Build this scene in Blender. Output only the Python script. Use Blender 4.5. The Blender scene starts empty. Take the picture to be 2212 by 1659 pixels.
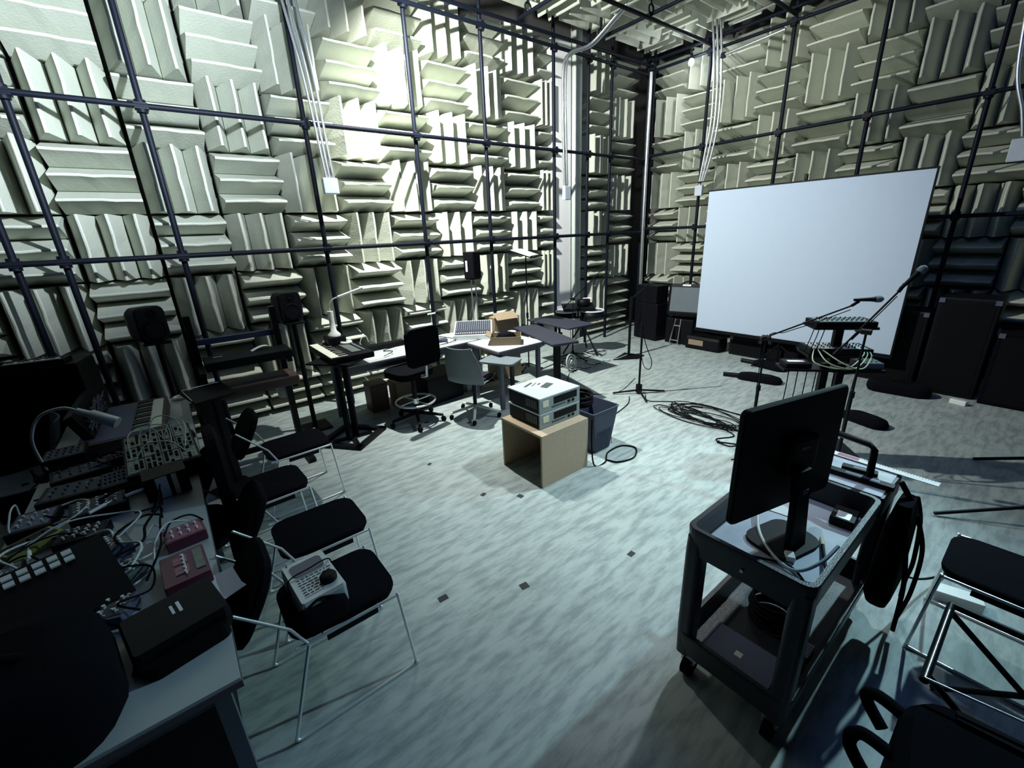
import bpy, math, random
from mathutils import Vector, Matrix, Euler
random.seed(7)
SC = bpy.context.scene
COL = SC.collection
R = math.radians

# ------------------------------------------------------------------ materials
def mat(name, col, rough=.6, metal=0., var=.12, scale=8., bump=0., bscale=60., spec=.5, emit=None, es=0., sheen=0.):
    m = bpy.data.materials.new(name); m.use_nodes = True
    nt = m.node_tree; n = nt.nodes; l = nt.links; b = n['Principled BSDF']
    tc = n.new('ShaderNodeTexCoord'); nz = n.new('ShaderNodeTexNoise')
    nz.inputs['Scale'].default_value = scale; nz.inputs['Detail'].default_value = 4
    l.new(tc.outputs['Object'], nz.inputs['Vector'])
    mx = n.new('ShaderNodeMix'); mx.data_type = 'RGBA'
    mx.inputs[6].default_value = (*[c*(1-var) for c in col], 1); mx.inputs[7].default_value = (*[min(1, c*(1+var)) for c in col], 1)
    l.new(nz.outputs['Fac'], mx.inputs[0]); l.new(mx.outputs[2], b.inputs['Base Color'])
    b.inputs['Roughness'].default_value = rough; b.inputs['Metallic'].default_value = metal
    b.inputs['Specular IOR Level'].default_value = spec
    if bump:
        n2 = n.new('ShaderNodeTexNoise'); n2.inputs['Scale'].default_value = bscale; n2.inputs['Detail'].default_value = 5
        l.new(tc.outputs['Object'], n2.inputs['Vector'])
        bp = n.new('ShaderNodeBump'); bp.inputs['Strength'].default_value = bump; bp.inputs['Distance'].default_value = .01
        l.new(n2.outputs['Fac'], bp.inputs['Height']); l.new(bp.outputs['Normal'], b.inputs['Normal'])
    if emit: b.inputs['Emission Color'].default_value = (*emit, 1); b.inputs['Emission Strength'].default_value = es
    return m

def floor_mat():
    m = bpy.data.materials.new('floor_streaked_tile'); m.use_nodes = True
    nt = m.node_tree; n = nt.nodes; l = nt.links; b = n['Principled BSDF']
    tc = n.new('ShaderNodeTexCoord'); mp = n.new('ShaderNodeMapping'); mp.inputs['Scale'].default_value = (3.0, 12., 1)
    mp.inputs['Rotation'].default_value = (0, 0, R(0))
    l.new(tc.outputs['Object'], mp.inputs['Vector'])
    a = n.new('ShaderNodeTexNoise'); a.inputs['Scale'].default_value = 1.6; a.inputs['Detail'].default_value = 6; a.inputs['Roughness'].default_value = .62
    l.new(mp.outputs['Vector'], a.inputs['Vector'])
    c = n.new('ShaderNodeTexNoise'); c.inputs['Scale'].default_value = 1.1; c.inputs['Detail'].default_value = 3
    l.new(tc.outputs['Object'], c.inputs['Vector'])
    r1 = n.new('ShaderNodeValToRGB'); e = r1.color_ramp.elements
    e[0].position = .38; e[0].color = (.26, .31, .31, 1); e[1].position = .58; e[1].color = (.41, .475, .465, 1)
    l.new(a.outputs['Fac'], r1.inputs['Fac'])
    r2 = n.new('ShaderNodeValToRGB'); e = r2.color_ramp.elements
    e[0].position = .3; e[0].color = (.80, .82, .82, 1); e[1].position = .7; e[1].color = (1, 1, 1, 1)
    l.new(c.outputs['Fac'], r2.inputs['Fac'])
    mx = n.new('ShaderNodeMix'); mx.data_type = 'RGBA'; mx.blend_type = 'MULTIPLY'; mx.inputs[0].default_value = 1
    l.new(r1.outputs['Color'], mx.inputs[6]); l.new(r2.outputs['Color'], mx.inputs[7])
    br = n.new('ShaderNodeTexBrick'); br.offset = 0; br.inputs['Scale'].default_value = 3.28
    br.inputs['Brick Width'].default_value = 1; br.inputs['Row Height'].default_value = 1; br.inputs['Mortar Size'].default_value = .006
    br.inputs['Color1'].default_value = (1, 1, 1, 1); br.inputs['Color2'].default_value = (.97, .98, .98, 1); br.inputs['Mortar'].default_value = (.96, .96, .96, 1)
    l.new(tc.outputs['Object'], br.inputs['Vector'])
    m2 = n.new('ShaderNodeMix'); m2.data_type = 'RGBA'; m2.blend_type = 'MULTIPLY'; m2.inputs[0].default_value = 1
    l.new(mx.outputs[2], m2.inputs[6]); l.new(br.outputs['Color'], m2.inputs[7])
    l.new(m2.outputs[2], b.inputs['Base Color'])
    b.inputs['Roughness'].default_value = .55; b.inputs['Specular IOR Level'].default_value = .3
    return m

M = dict(
 foam=mat('cream_foam', (.50, .53, .46), .95, var=.10, scale=5, bump=.35, bscale=45, spec=.1),
 back=mat('dark_backing', (.06, .065, .06), .95, spec=.1),
 wall=mat('dark_wall', (.09, .09, .09), .9),
 white=mat('white_paint', (.85, .87, .88), .7, var=.04),
 column=mat('column_paint', (.42, .47, .44), .5, var=.06),
 pipe=mat('black_pipe', (.003, .005, .012), .55, spec=.15),
 conduit=mat('galvanised_steel', (.62, .66, .70), .3, metal=.9, var=.08),
 fascia=mat('grey_fascia', (.28, .34, .34), .5, metal=.2),
 boxgrey=mat('grey_box', (.42, .48, .56), .5),
 floor=floor_mat(),
 black=mat('black_plastic', (.003, .0035, .006), .5, spec=.15),
 soft=mat('black_fabric', (.002, .0025, .005), .95, spec=.1, bump=.2, bscale=150),
 blackm=mat('black_metal', (.003, .0035, .006), .45, metal=.0, spec=.18),
 rubber=mat('black_rubber', (.004, .004, .005), .8, spec=.1),
 chrome=mat('chrome', (.85, .88, .9), .3, metal=.7, var=.03),
 steel=mat('brushed_steel', (.5, .52, .54), .3, metal=.9),
 table=mat('pale_laminate', (.42, .47, .47), .5, var=.05),
 edge=mat('dark_edge', (.08, .07, .09), .6),
 legm=mat('grey_leg', (.07, .08, .12), .5),
 cart=mat('cart_plastic', (.008, .011, .018), .38, spec=.45, bump=.2, bscale=200),
 tray=mat('cart_tray', (.40, .45, .53), .5, var=.25, scale=10),
 screen=mat('projection_fabric', (.44, .53, .65), .9, var=.02, spec=.1),
 wood=mat('tan_particle_board', (.45, .355, .25), .75, var=.10, scale=30, bump=.1),
 woodin=mat('brown_wood', (.07, .04, .03), .5, var=.3, scale=6),
 card=mat('cardboard', (.24, .185, .12), .85, var=.1),
 silver=mat('silver_metal', (.62, .66, .68), .4, metal=.35, var=.04),
 cream=mat('cream_label', (.72, .68, .50), .6),
 bin=mat('blue_crate', (.035, .05, .09), .6),
 shell=mat('grey_shell', (.15, .19, .21), .5),
 shellw=mat('white_rim', (.62, .68, .68), .4),
 seatg=mat('grey_seat_fabric', (.012, .012, .022), .9),
 red=mat('magenta_enamel', (.10, .015, .04), .4), redl=mat('pink_panel', (.34, .10, .17), .4),
 yellow=mat('yellow_enamel', (.24, .25, .06), .5),
 whitep=mat('white_plastic', (.75, .78, .76), .4, var=.03),
 keyw=mat('ivory_keys', (.80, .82, .70), .35, var=.02), keyb=mat('black_keys', (.01, .01, .01), .3),
 grille=mat('grey_grille', (.12, .15, .17), .9, bump=.5, bscale=300),
 panel=mat('module_panel', (.14, .17, .16), .4, metal=.3, var=.5, scale=40),
 darkblue=mat('dark_blue_pad', (.016, .020, .036), .7, bump=.2, bscale=200),
 paper=mat('paper', (.72, .76, .76), .8, var=.02),
 cablew=mat('white_cable', (.62, .68, .66), .45), cabley=mat('pale_green_cable', (.45, .55, .36), .45),
 ink=mat('dark_ink', (.05, .06, .07), .7), tape=mat('black_tape', (.015, .02, .02), .7),
 lens=mat('smoked_window', (.06, .06, .12), .2),
 ruler=mat('ruler_white', (.72, .70, .68), .5, var=.03),
 bulb=mat('lit_bulb', (1, 1, 1), .4, emit=(.92, .97, 1), es=60),
 led=mat('white_led', (1, 1, 1), .4, emit=(.9, .95, 1), es=1.2),  # self-lit white for the drum rim glint and amplifier knob
 bluem=mat('blue_grey_plastic', (.08, .09, .16), .5),
)

# ------------------------------------------------------------------ mesh builder
class MB:
    def __init__(s): s.v = []; s.f = []; s.sm = []
    def add(s, v, f, smooth=False):
        o = len(s.v); s.v += [Vector(p) for p in v]; s.f += [tuple(i+o for i in q) for q in f]; s.sm += [smooth]*len(f); return s
    def box(s, c, d, rot=(0, 0, 0), bev=0.):
        e = Euler(rot).to_matrix(); c = Vector(c); x, y, z = [k/2 for k in d]
        if bev <= 0:
            v = [c+e@Vector((a*x, b*y, g*z)) for a in (-1, 1) for b in (-1, 1) for g in (-1, 1)]
            return s.add(v, [(0, 1, 3, 2), (4, 6, 7, 5), (0, 4, 5, 1), (2, 3, 7, 6), (0, 2, 6, 4), (1, 5, 7, 3)])
        b = min(bev, x*.95, y*.95, z*.95)   # bevelled box from three stacked rounded outlines
        rings = []
        for zz, ins in ((-z, b), (-z+b, 0), (z-b, 0), (z, b)):
            r = []
            for sx, sy, st in ((1, 1, 0), (-1, 1, 90), (-1, -1, 180), (1, -1, 270)):
                for k in range(3):
                    t = R(st+45*k); rr = b if ins == 0 else b*.6
                    r.append(c+e@Vector((sx*(x-b)+rr*math.cos(t), sy*(y-b)+rr*math.sin(t), zz)))
            rings.append(r)
        return s.loft(rings)
    def loft(s, rings, cap=True, smooth=False, closed=True):
        n = len(rings[0]); v = [p for r in rings for p in r]; f = []
        for i in range(len(rings)-1):
            for j in range(n if closed else n-1):
                k = (j+1) % n; f.append((i*n+j, i*n+k, (i+1)*n+k, (i+1)*n+j))
        s.add(v, f, smooth)
        if cap:
            s.add(rings[0], [tuple(range(n))[::-1]]); s.add(rings[-1], [tuple(range(n))])
        return s
    def tube(s, pts, r, n=8, smooth=True, cap=True):
        pts = [Vector(p) for p in pts]; rings = []; rr = r if isinstance(r, (list, tuple)) else [r]*len(pts); up = None
        for i, p in enumerate(pts):
            t = (pts[min(i+1, len(pts)-1)]-pts[max(i-1, 0)])
            if t.length < 1e-7: t = Vector((0, 0, 1))
            t.normalize()
            if up is None: up = Vector((0, 0, 1)) if abs(t.z) < .9 else Vector((1, 0, 0))
            a = up-t*up.dot(t)
            if a.length < 1e-4: a = t.orthogonal()
            a.normalize(); up = a; b = t.cross(a)
            rings.append([p+(a*math.cos(2*math.pi*k/n)+b*math.sin(2*math.pi*k/n))*rr[i] for k in range(n)])
        return s.loft(rings, cap=cap, smooth=smooth)
    def cyl(s, a, b, r, r2=None, n=12): return s.tube([a, b], [r, r if r2 is None else r2], n)
    def lathe(s, prof, c=(0, 0, 0), n=20, rot=(0, 0, 0)):
        e = Euler(rot).to_matrix(); c = Vector(c)
        return s.loft([[c+e@Vector((r*math.cos(2*math.pi*k/n), r*math.sin(2*math.pi*k/n), z)) for k in range(n)] for r, z in prof], smooth=True)
    def prism(s, poly, a, b, rot=(0, 0, 0), c=(0, 0, 0)):
        e = Euler(rot).to_matrix(); c = Vector(c)
        return s.loft([[c+e@Vector((x, y, z)) for x, y in poly] for z in (a, b)])
    def torus(s, c, R1, r, rot=(0, 0, 0), n=28, m=6, sy=1.):
        e = Euler(rot).to_matrix(); c = Vector(c)
        rings = [[c+e@Vector(((R1+r*math.cos(2*math.pi*j/m))*math.cos(2*math.pi*i/n), sy*(R1+r*math.cos(2*math.pi*j/m))*math.sin(2*math.pi*i/n), r*math.sin(2*math.pi*j/m))) for j in range(m)] for i in range(n+1)]
        return s.loft(rings, cap=False, smooth=True)
    def build(s, name, m, parent=None, loc=None, label=None):
        me = bpy.data.meshes.new(name); me.from_pydata([tuple(p) for p in s.v], [], s.f); me.validate()
        if len(me.polygons) == len(s.sm): me.polygons.foreach_set('use_smooth', s.sm)
        me.update(); me.materials.append(m)
        o = bpy.data.objects.new(name, me); COL.objects.link(o)
        if parent: o.parent = parent
        if loc: o.location = loc
        if label: o['label'] = label
        return o

def tag(o, label, cat, group=None, kind=None):
    o['label'] = label; o['category'] = cat
    if group: o['group'] = group
    if kind: o['kind'] = kind
    return o
def thing(name, label, cat, loc=(0, 0, 0), rz=0, group=None, rot=None):
    o = bpy.data.objects.new(name, None); COL.objects.link(o); o.empty_display_size = .1
    o.location = loc; o.rotation_euler = rot if rot else (0, 0, rz)
    return tag(o, label, cat, group)
def kids(o): return [c for c in ALL() if c.parent == o]
def ALL(): return list(bpy.data.objects)
def dup(root, loc, rot, label, group=None):
    r = root.copy(); COL.objects.link(r); r.location = loc; r.rotation_euler = rot; r['label'] = label
    if group: r['group'] = group
    for ch in root.children:
        c = ch.copy(); COL.objects.link(c); c.parent = r
        for g in ch.children:
            d = g.copy(); COL.objects.link(d); d.parent = c
    return r
def struct(name, mb, m):
    o = mb.build(name, m); o['kind'] = 'structure'; return o
def spl(pts, k=8, closed=False):
    P = [Vector(p) for p in pts]; out = []; n = len(P)
    for i in range(n if closed else n-1):
        if closed: a, b, c, d = P[i-1], P[i], P[(i+1) % n], P[(i+2) % n]
        else: a, b, c, d = P[max(i-1, 0)], P[i], P[i+1], P[min(i+2, n-1)]
        for j in range(k):
            t = j/k; out.append(.5*((2*b)+(c-a)*t+(2*a-5*b+4*c-d)*t*t+(3*b-a-3*c+d)*t**3))
    if not closed: out.append(P[-1])
    return out
def cable(pts, r, m, label, group=None, name='cable', k=8, cat='cable', n=6):
    o = MB().tube(spl(pts, k), r, n).build(name, m); return tag(o, label, cat, group)
def rrect(w, h, r, n=5):
    p = []
    for sx, sy, st in ((1, 1, 0), (-1, 1, 90), (-1, -1, 180), (1, -1, 270)):
        for k in range(n):
            t = R(st+90*k/(n-1)); p.append((sx*(w/2-r)+r*math.cos(t), sy*(h/2-r)+r*math.sin(t)))
    return p
ORD = ['zeroth', 'first', 'second', 'third', 'fourth', 'fifth', 'sixth', 'seventh', 'eighth', 'ninth', 'tenth', 'eleventh', 'twelfth', 'thirteenth', 'fourteenth']

# ------------------------------------------------------------------ camera (photographer standing, phone held at 2 m)
H = 2.0
yaw, pit, rol, fpx = 0.9129619, 0.3345591, -0.0440041, 931.95
fw = Vector((math.cos(pit)*math.cos(yaw), math.cos(pit)*math.sin(yaw), -math.sin(pit)))
rt = Vector((math.sin(yaw), -math.cos(yaw), 0)); up = rt.cross(fw)
rx = rt*math.cos(rol)+up*math.sin(rol); uy = -rt*math.sin(rol)+up*math.cos(rol)
cam = bpy.data.cameras.new('camera'); co = bpy.data.objects.new('camera', cam); COL.objects.link(co)
cam.sensor_width = 36; cam.lens = fpx/2212*36; cam.clip_start = .03; cam.clip_end = 60
co.matrix_world = Matrix(((rx.x, uy.x, -fw.x, 0), (rx.y, uy.y, -fw.y, 0), (rx.z, uy.z, -fw.z, H), (0, 0, 0, 1)))
SC.camera = co

# ------------------------------------------------------------------ room shell
X0, X1, Y0, Y1, ZC = -5.0, 8.40, -4.0, 6.25, 5.40
struct('floor', MB().box(((X0+X1)/2, (Y0+Y1)/2, -.05), (X1-X0, Y1-Y0, .1)), M['floor'])
struct('ceiling', MB().box(((X0+X1)/2, (Y0+Y1)/2, ZC+.05), (X1-X0, Y1-Y0, .1)), M['wall'])
struct('wall_left', MB().box(((X0+X1)/2, Y1+.05, ZC/2), (X1-X0, .1, ZC)), M['wall'])
struct('wall_right', MB().box((X1+.05, (Y0+Y1)/2, ZC/2), (.1, Y1-Y0, ZC)), M['wall'])
struct('wall_rear', MB().box((X0-.05, (Y0+Y1)/2, ZC/2), (.1, Y1-Y0, ZC)), M['wall'])
struct('wall_front', MB().box(((X0+X1)/2, Y0-.05, ZC/2), (X1-X0, .1, ZC)), M['wall'])
struct('trim_1', MB().box((5.755, 5.95, 2.42), (.43, .30, 4.80)), M['white'])

# foam wedge panels: backing slab with three long wedges
PW = .612; DEP = .50
pan = MB().box((0, 0, .02), (PW, PW, .04)).build('foam_wedge_panel', M['back'])
wv = []
def wedge_mesh(cx, w, seed, depth=DEP):
    rnd = random.Random(seed); mb = MB(); rings = []
    n = 7; L = PW/2-.004
    for i in range(n):
        y = -L+2*L*i/(n-1); q = rnd.uniform(-.004, .004); h = w/2-.003
        e = .0
        rings.append([Vector((cx-h, y, .04)), Vector((cx-h, y, .13)), Vector((cx-.011+q, y, depth-.006-e)), Vector((cx+q, y, depth+rnd.uniform(-.003, .002)-e)), Vector((cx+.011+q, y, depth-.006-e)), Vector((cx+h, y, .13)), Vector((cx+h, y, .04))])
    mb.loft(rings); return mb
wid = PW/3
for k in (-1, 0, 1):
    wedge_mesh(k*wid, wid, k+5).build('wedge', M['foam'], pan)
first = [True]
def place_panel(loc, rot, label, group):
    if first[0]:
        first[0] = False; pan.location = loc; pan.rotation_euler = rot; tag(pan, label, 'acoustic panel', group); return pan
    return dup(pan, loc, rot, label, group)
def prot(wall, vert):
    base = {'left': Euler((R(90), 0, 0)).to_matrix(), 'right': Euler((R(90), 0, R(-90))).to_matrix(), 'ceil': Euler((R(180), 0, 0)).to_matrix()}[wall]
    if not vert: base = base@Matrix.Rotation(R(90), 3, 'Z')
    return base.to_euler()
ZR = [-.158+.625*k for k in range(8)]      # row bottoms
def rowname(k): return ORD[k]+' row up'
YB, XB = 6.20, 8.35
kk = 0
for r in range(0, 8):
    z = ZR[r]+.3125
    if r == 0: z = .309
    for c in range(-5, 8):
        x = .055+.641*c+.3205
        if r == 0 and False: continue
        v = (r+c) % 2 == 0
        if r == 0:
            pass
        lab = f"{'upright' if v else 'level'}-ridged foam wedge panel, left wall, {ORD[r+1]} row up, {ORD[8-c]} column from white strip"
        if r == 0: continue
        p = place_panel((x, YB, z), prot('left', v), lab, 'wedge panels on the left wall')
    # narrow remainder and the two columns between the column and the corner
    if r == 0: continue
    for j, x in enumerate((6.68, 7.32)):
        v = (r+j) % 2 == 1
        lab = f"{'upright' if v else 'level'}-ridged foam wedge panel, left wall right of column, {ORD[r+1]} row up, {'beside column' if j == 0 else 'in corner'}"
        place_panel((x, YB, z), prot('left', v), lab, 'wedge panels between column and corner')
    for c in range(-5, 4):
        y = 3.07+.624*c+.312
        v = (r+c) % 2 == 1
        lab = f"{'upright' if v else 'level'}-ridged foam wedge panel, right wall, {ORD[r+1]} row up, {ORD[4-c]} column from corner"
        place_panel((XB, y, z), prot('right', v), lab, 'wedge panels on the right wall')
for i in range(6):
    for j in range(7):
        x = 7.55-.625*i; y = 5.25-.625*j
        v = (i+j) % 2 == 0
        lab = f"{'long' if v else 'cross'}-ridged foam wedge panel on ceiling, {ORD[i+1]} column from right wall, {ORD[j+1]} row from left wall"
        place_panel((x, y, 5.38), prot('ceil', v), lab, 'wedge panels on the ceiling')
# half-height bottom row panels near the floor
def low_panel(loc, rot, lab, grp):
    o = MB().box((0, 0, .02), (PW, .44, .04)).build('foam_wedge_panel', M['back']); o.location = loc; o.rotation_euler = rot; tag(o, lab, 'acoustic panel', grp)
    for k in (-1, 0, 1):
        h = .44/3-.003; c = k*.44/3; w = PW/2-.003
        MB().loft([[Vector((s*w, c-h/2, .04)), Vector((s*w, c-h/2, .1)), Vector((s*w, c-.01, .44)), Vector((s*w, c+.01, .44)), Vector((s*w, c+h/2, .1)), Vector((s*w, c+h/2, .04))] for s in (-1, 1)]).build('wedge', M['foam'], o)
for c in range(-5, 8):
    low_panel((.055+.641*c+.3205, YB, .235), (R(90), 0, 0), f'short level-ridged foam wedge panel at floor, left wall, {ORD[8-c]} column from white strip', 'floor level panels on the left wall')
for j, x in enumerate((6.68, 7.32)):
    low_panel((x, YB, .235), (R(90), 0, 0), f"short foam wedge panel at floor, left wall, {'just right of column' if j == 0 else 'in the corner'}", 'floor level panels by the corner')
for c in range(-5, 4):
    low_panel((XB, 3.07+.624*c+.312, .235), (R(90), 0, R(-90)), f'short level-ridged foam wedge panel at floor, right wall, {ORD[4-c]} column from corner', 'floor level panels on the right wall')
# narrow half panel next to the white strip
for r in range(1, 8):
    z = ZR[r]+.3125; v = r % 2 == 0
    o = MB().box((0, 0, .02), (.30, PW, .04)).build('foam_wedge_panel', M['back']); o.location = (5.345, YB, z); o.rotation_euler = (R(90), 0, 0)
    tag(o, f"narrow foam wedge panel beside the white strip, {ORD[r+1]} row up", 'acoustic panel', 'narrow panels beside the white strip')
    for k in (-1, 0, 1):
        if v: 
            h = .044; c = k*.1; L = PW/2-.004
            MB().loft([[Vector((c-h, s*L, .04)), Vector((c-h, s*L, .1)), Vector((c-.008, s*L, .49)), Vector((c+.008, s*L, .49)), Vector((c+h, s*L, .1)), Vector((c+h, s*L, .04))] for s in (-1, 1)]).build('wedge', M['foam'], o)
        else:
            h = .1; c = k*.204; L = .145
            MB().loft([[Vector((s*L, c-h, .04)), Vector((s*L, c-h, .1)), Vector((s*L, c-.01, .5)), Vector((s*L, c+.01, .5)), Vector((s*L, c+h, .1)), Vector((s*L, c+h, .04))] for s in (-1, 1)]).build('wedge', M['foam'], o)

# column
t = thing('steel_column', 'round pale painted steel column standing in front of the white wall strip', 'column', (6.095, 5.80, 0))
MB().cyl((0, 0, 0), (0, 0, 5.38), .095, n=28).build('shaft', M['column'], t)
MB().box((0, 0, .01), (.3, .3, .02)).build('base_plate', M['column'], t)

# ------------------------------------------------------------------ pipe grids
GY, GX = 5.45, 7.60
LV = (1.93, 3.19, 4.52)
def clamp_mb(p):
    return MB().cyl((p[0], p[1], p[2]-.05), (p[0], p[1], p[2]+.05), .042, n=10).box((p[0], p[1], p[2]), (.10, .09, .05))
LP = (-2.0, -.92, -.62, .215, 1.575, 2.87, 3.94, 5.24, 6.0, 6.57, 7.56)
g = thing('pipe_grid', 'black pipe scaffold grid standing in front of the left foam wall', 'pipe grid', (2.8, GY, 0))
for x in LP: MB().cyl((x-2.8, 0, 0), (x-2.8, 0, 4.9), .026, n=10).build('post', M['pipe'], g)
for z in LV: MB().cyl((-6.2, -.055, z), (4.82, -.055, z), .024, n=10).build('crossbar', M['pipe'], g)
for x in LP:
    for z in LV: clamp_mb((x-2.8, -.03, z)).build('clamp', M['pipe'], g)
RP = (5.36, 4.33, 3.15, 2.10, 1.02, -.05)
g = thing('pipe_grid', 'black pipe scaffold grid standing in front of the right foam wall', 'pipe grid', (GX, 2.5, 0))
for y in RP: MB().cyl((0, y-2.5, 0), (0, y-2.5, 4.9), .026, n=10).build('post', M['pipe'], g)
for z in LV: MB().cyl((-.055, -4.3, z+.05), (-.055, 2.9, z+.05), .024, n=10).build('crossbar', M['pipe'], g)
for y in RP:
    for z in LV: clamp_mb((-.03, y-2.5, z+.05)).build('clamp', M['pipe'], g)
g = thing('pipe_grid', 'black overhead pipe grid hung below the ceiling wedges', 'pipe grid', (5, 3, 4.66))
for y in (5.4, 4.33, 3.15, 2.10, 1.02): MB().cyl((-5, y-3, 0), (2.6, y-3, 0), .024, n=10).build('crossbar', M['pipe'], g)
for x in (7.5, 5.98, 4.55, 3.1): MB().cyl((x-5, -3.5, .05), (x-5, 2.4, .05), .024, n=10).build('crossbar', M['pipe'], g)
for x in (5.98, 4.55):
    for y in (5.2, 4.33, 3.15): MB().torus((x-5, y-3, .11), .05, .012, rot=(R(90), 0, 0)).cyl((x-5, y-3, .15), (x-5, y-3, .5), .01).build('hanger', M['pipe'], g)
cable([(7.50, 5.36, 4.55), (7.50, 5.36, 3), (7.5, 5.35, 1.2), (7.5, 5.33, .05)], .034, M['conduit'], 'pale steel tube running down the corner beside the black posts', name='corner_tube', cat='pipe', n=10)

# ------------------------------------------------------------------ conduits
def conduit(label, runs, box, bs, r=.014, rot=0):
    t = thing('electrical_conduit', label, 'conduit', box)
    for p in runs: MB().tube(spl([Vector(q)-Vector(box) for q in p], 6), r, 10).build('conduit_pipe', M['conduit'], t)
    MB().box((0, 0, 0), bs, bev=.008).build('junction_box', M['boxgrey'], t)
    MB().cyl((0, 0, bs[2]/2), (0, 0, bs[2]/2+.03), .02).build('connector', M['conduit'], t)
conduit('three steel conduits dropping to a grey box on the left wall grid',
        [[(1.42+dx, 5.30, 5.3), (1.50+dx, 5.30, 4.4), (1.60+dx*.8, 5.30, 3.6), (1.66+dx*.6, 5.31, 2.8), (1.67+dx*.6, 5.31, 2.65)] for dx in (0, .06, .13)], (1.70, 5.32, 2.58), (.16, .07, .16))
conduit('bent steel conduits curving from the ceiling to a box by the column',
        [[(5.9+dx, 4.3, 5.05), (5.85+dx, 4.75, 4.86), (5.72+dx, 5.15, 4.58), (5.45+dx, 5.32, 4.46), (5.33+dx, 5.34, 4.2), (5.34+dx, 5.34, 3.2), (5.36+dx, 5.34, 2.7)] for dx in (0, .055)], (5.40, 5.34, 2.58), (.13, .07, .20), r=.018)
conduit('pale conduits running down to a small box left of the projection screen',
        [[(7.45, 4.32-dy, 5.2), (7.46, 4.20-dy, 4.4), (7.47, 4.16-dy, 3.6), (7.48, 4.22-dy, 3.1), (7.48, 4.27-dy*.6, 2.7)] for dy in (0, .06, .12)], (7.48, 4.26, 2.56), (.07, .13, .16), r=.017)
conduit('pale conduits with grey box at the right end of the right wall grid',
        [[(7.45, .92-dy, 4.2), (7.46, .84-dy, 3.4), (7.47, .72-dy, 3.0), (7.48, .66-dy, 2.75)] for dy in (0, .07, .14)], (7.48, .60, 2.62), (.08, .26, .22), r=.018)
for i, (z, y0, y1) in enumerate(((4.80, 4.1, 2.6), (4.42, 4.1, 3.2))):
    t = thing('overhead_tube', ['long pale tube across the top of the right wall, upper one', 'long pale tube across the top of the right wall, lower one'][i], 'pipe', (7.45, y0, z))
    MB().tube([(0, 0, 0), (0, y1-y0, .06)], .02, 8).build('tube', M['conduit'], t)
    MB().box((0, -.05, 0), (.05, .06, .07)).build('bracket', M['pipe'], t)

# ------------------------------------------------------------------ lamps and added fill lights
t = thing('clip_lamp', 'small lit bulb clipped on the grid by the far corner', 'lamp', (7.42, 4.56, 4.47))
MB().lathe([(.003, -.055), (.03, -.045), (.042, -.015), (.036, .02), (.018, .045)], n=20).build('bulb', M['bulb'], t)
MB().lathe([(.02, .04), (.022, .10), (.012, .12)], n=16).build('socket', M['black'], t)
MB().cyl((0, 0, .1), (0, 0, .16), .008).box((0, 0, .16), (.04, .05, .03)).build('clip', M['black'], t)
def light(kind, name, loc, power, col, size=.05, target=None, cone=60, blend=.5):
    d = bpy.data.lights.new(name, kind); d.energy = power; d.color = col
    if kind != 'SUN': d.shadow_soft_size = size
    if kind == 'SPOT': d.spot_size = R(cone); d.spot_blend = blend
    o = bpy.data.objects.new(name, d); COL.objects.link(o); o.location = loc
    if target is not None: o.rotation_euler = (Vector(target)-Vector(loc)).to_track_quat('-Z', 'Y').to_euler()
    return o
LM = light('SPOT', 'hanging_lamp_light', (2.20, 4.45, 4.45), 1750, (.99, 1, .93), .04, (4.1, 5.1, 2.2), 156, 1)
L2 = light('POINT', 'corner_bulb_light', (7.36, 4.50, 4.38), 16, (.92, .98, 1), .05)
L3 = light('SPOT', 'right_lamp_light', (6.6, .25, 4.1), 800, (.56, .90, 1), .05, (1.8, 1.05, 0), 48, .9)
L4 = light('SPOT', 'overhead_lamp_light', (4.3, 1.35, 4.9), 930, (.90, .98, .98), .10, (2.75, 1.95, 0), 52, 1)
L6 = light('SPOT', 'upper_wall_light', (5.2, 2.4, 4.55), 160, (1, .99, .86), .10, (8, 3.6, 4.2), 80, 1)  # added spot that brightens the top of the right wall
L7 = light('SPOT', 'screen_wash_light', (3.4, 2.0, 4.8), 90, (.72, .88, 1), .10, (6.8, 2.6, 1.45), 46, 1)  # added spot that lifts the projection screen
L5 = light('SPOT', 'left_uplight', (.9, 2.3, 3.3), 1800, (.82, .92, 1), .05, (-.6, 6, 4.2), 96, 1)  # added fill for the upper-left foam, beyond the hanging lamp's cone
L9 = light('POINT', 'dim_blue_room_light', (3.0, .8, 4.7), 66, (.16, .36, 1), .6)  # added ambient fill tinting the shadows blue, not a fixture
w = bpy.data.worlds.new('world'); SC.world = w; w.use_nodes = True
w.node_tree.nodes['Background'].inputs[0].default_value = (.25, .4, .8, 1); w.node_tree.nodes['Background'].inputs[1].default_value = .008
SC.view_settings.view_transform = 'Standard'; SC.view_settings.look = 'None'; SC.view_settings.gamma = 1
SC.view_settings.exposure = 0.0; SC.view_settings.use_curve_mapping = False
#PART2

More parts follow.
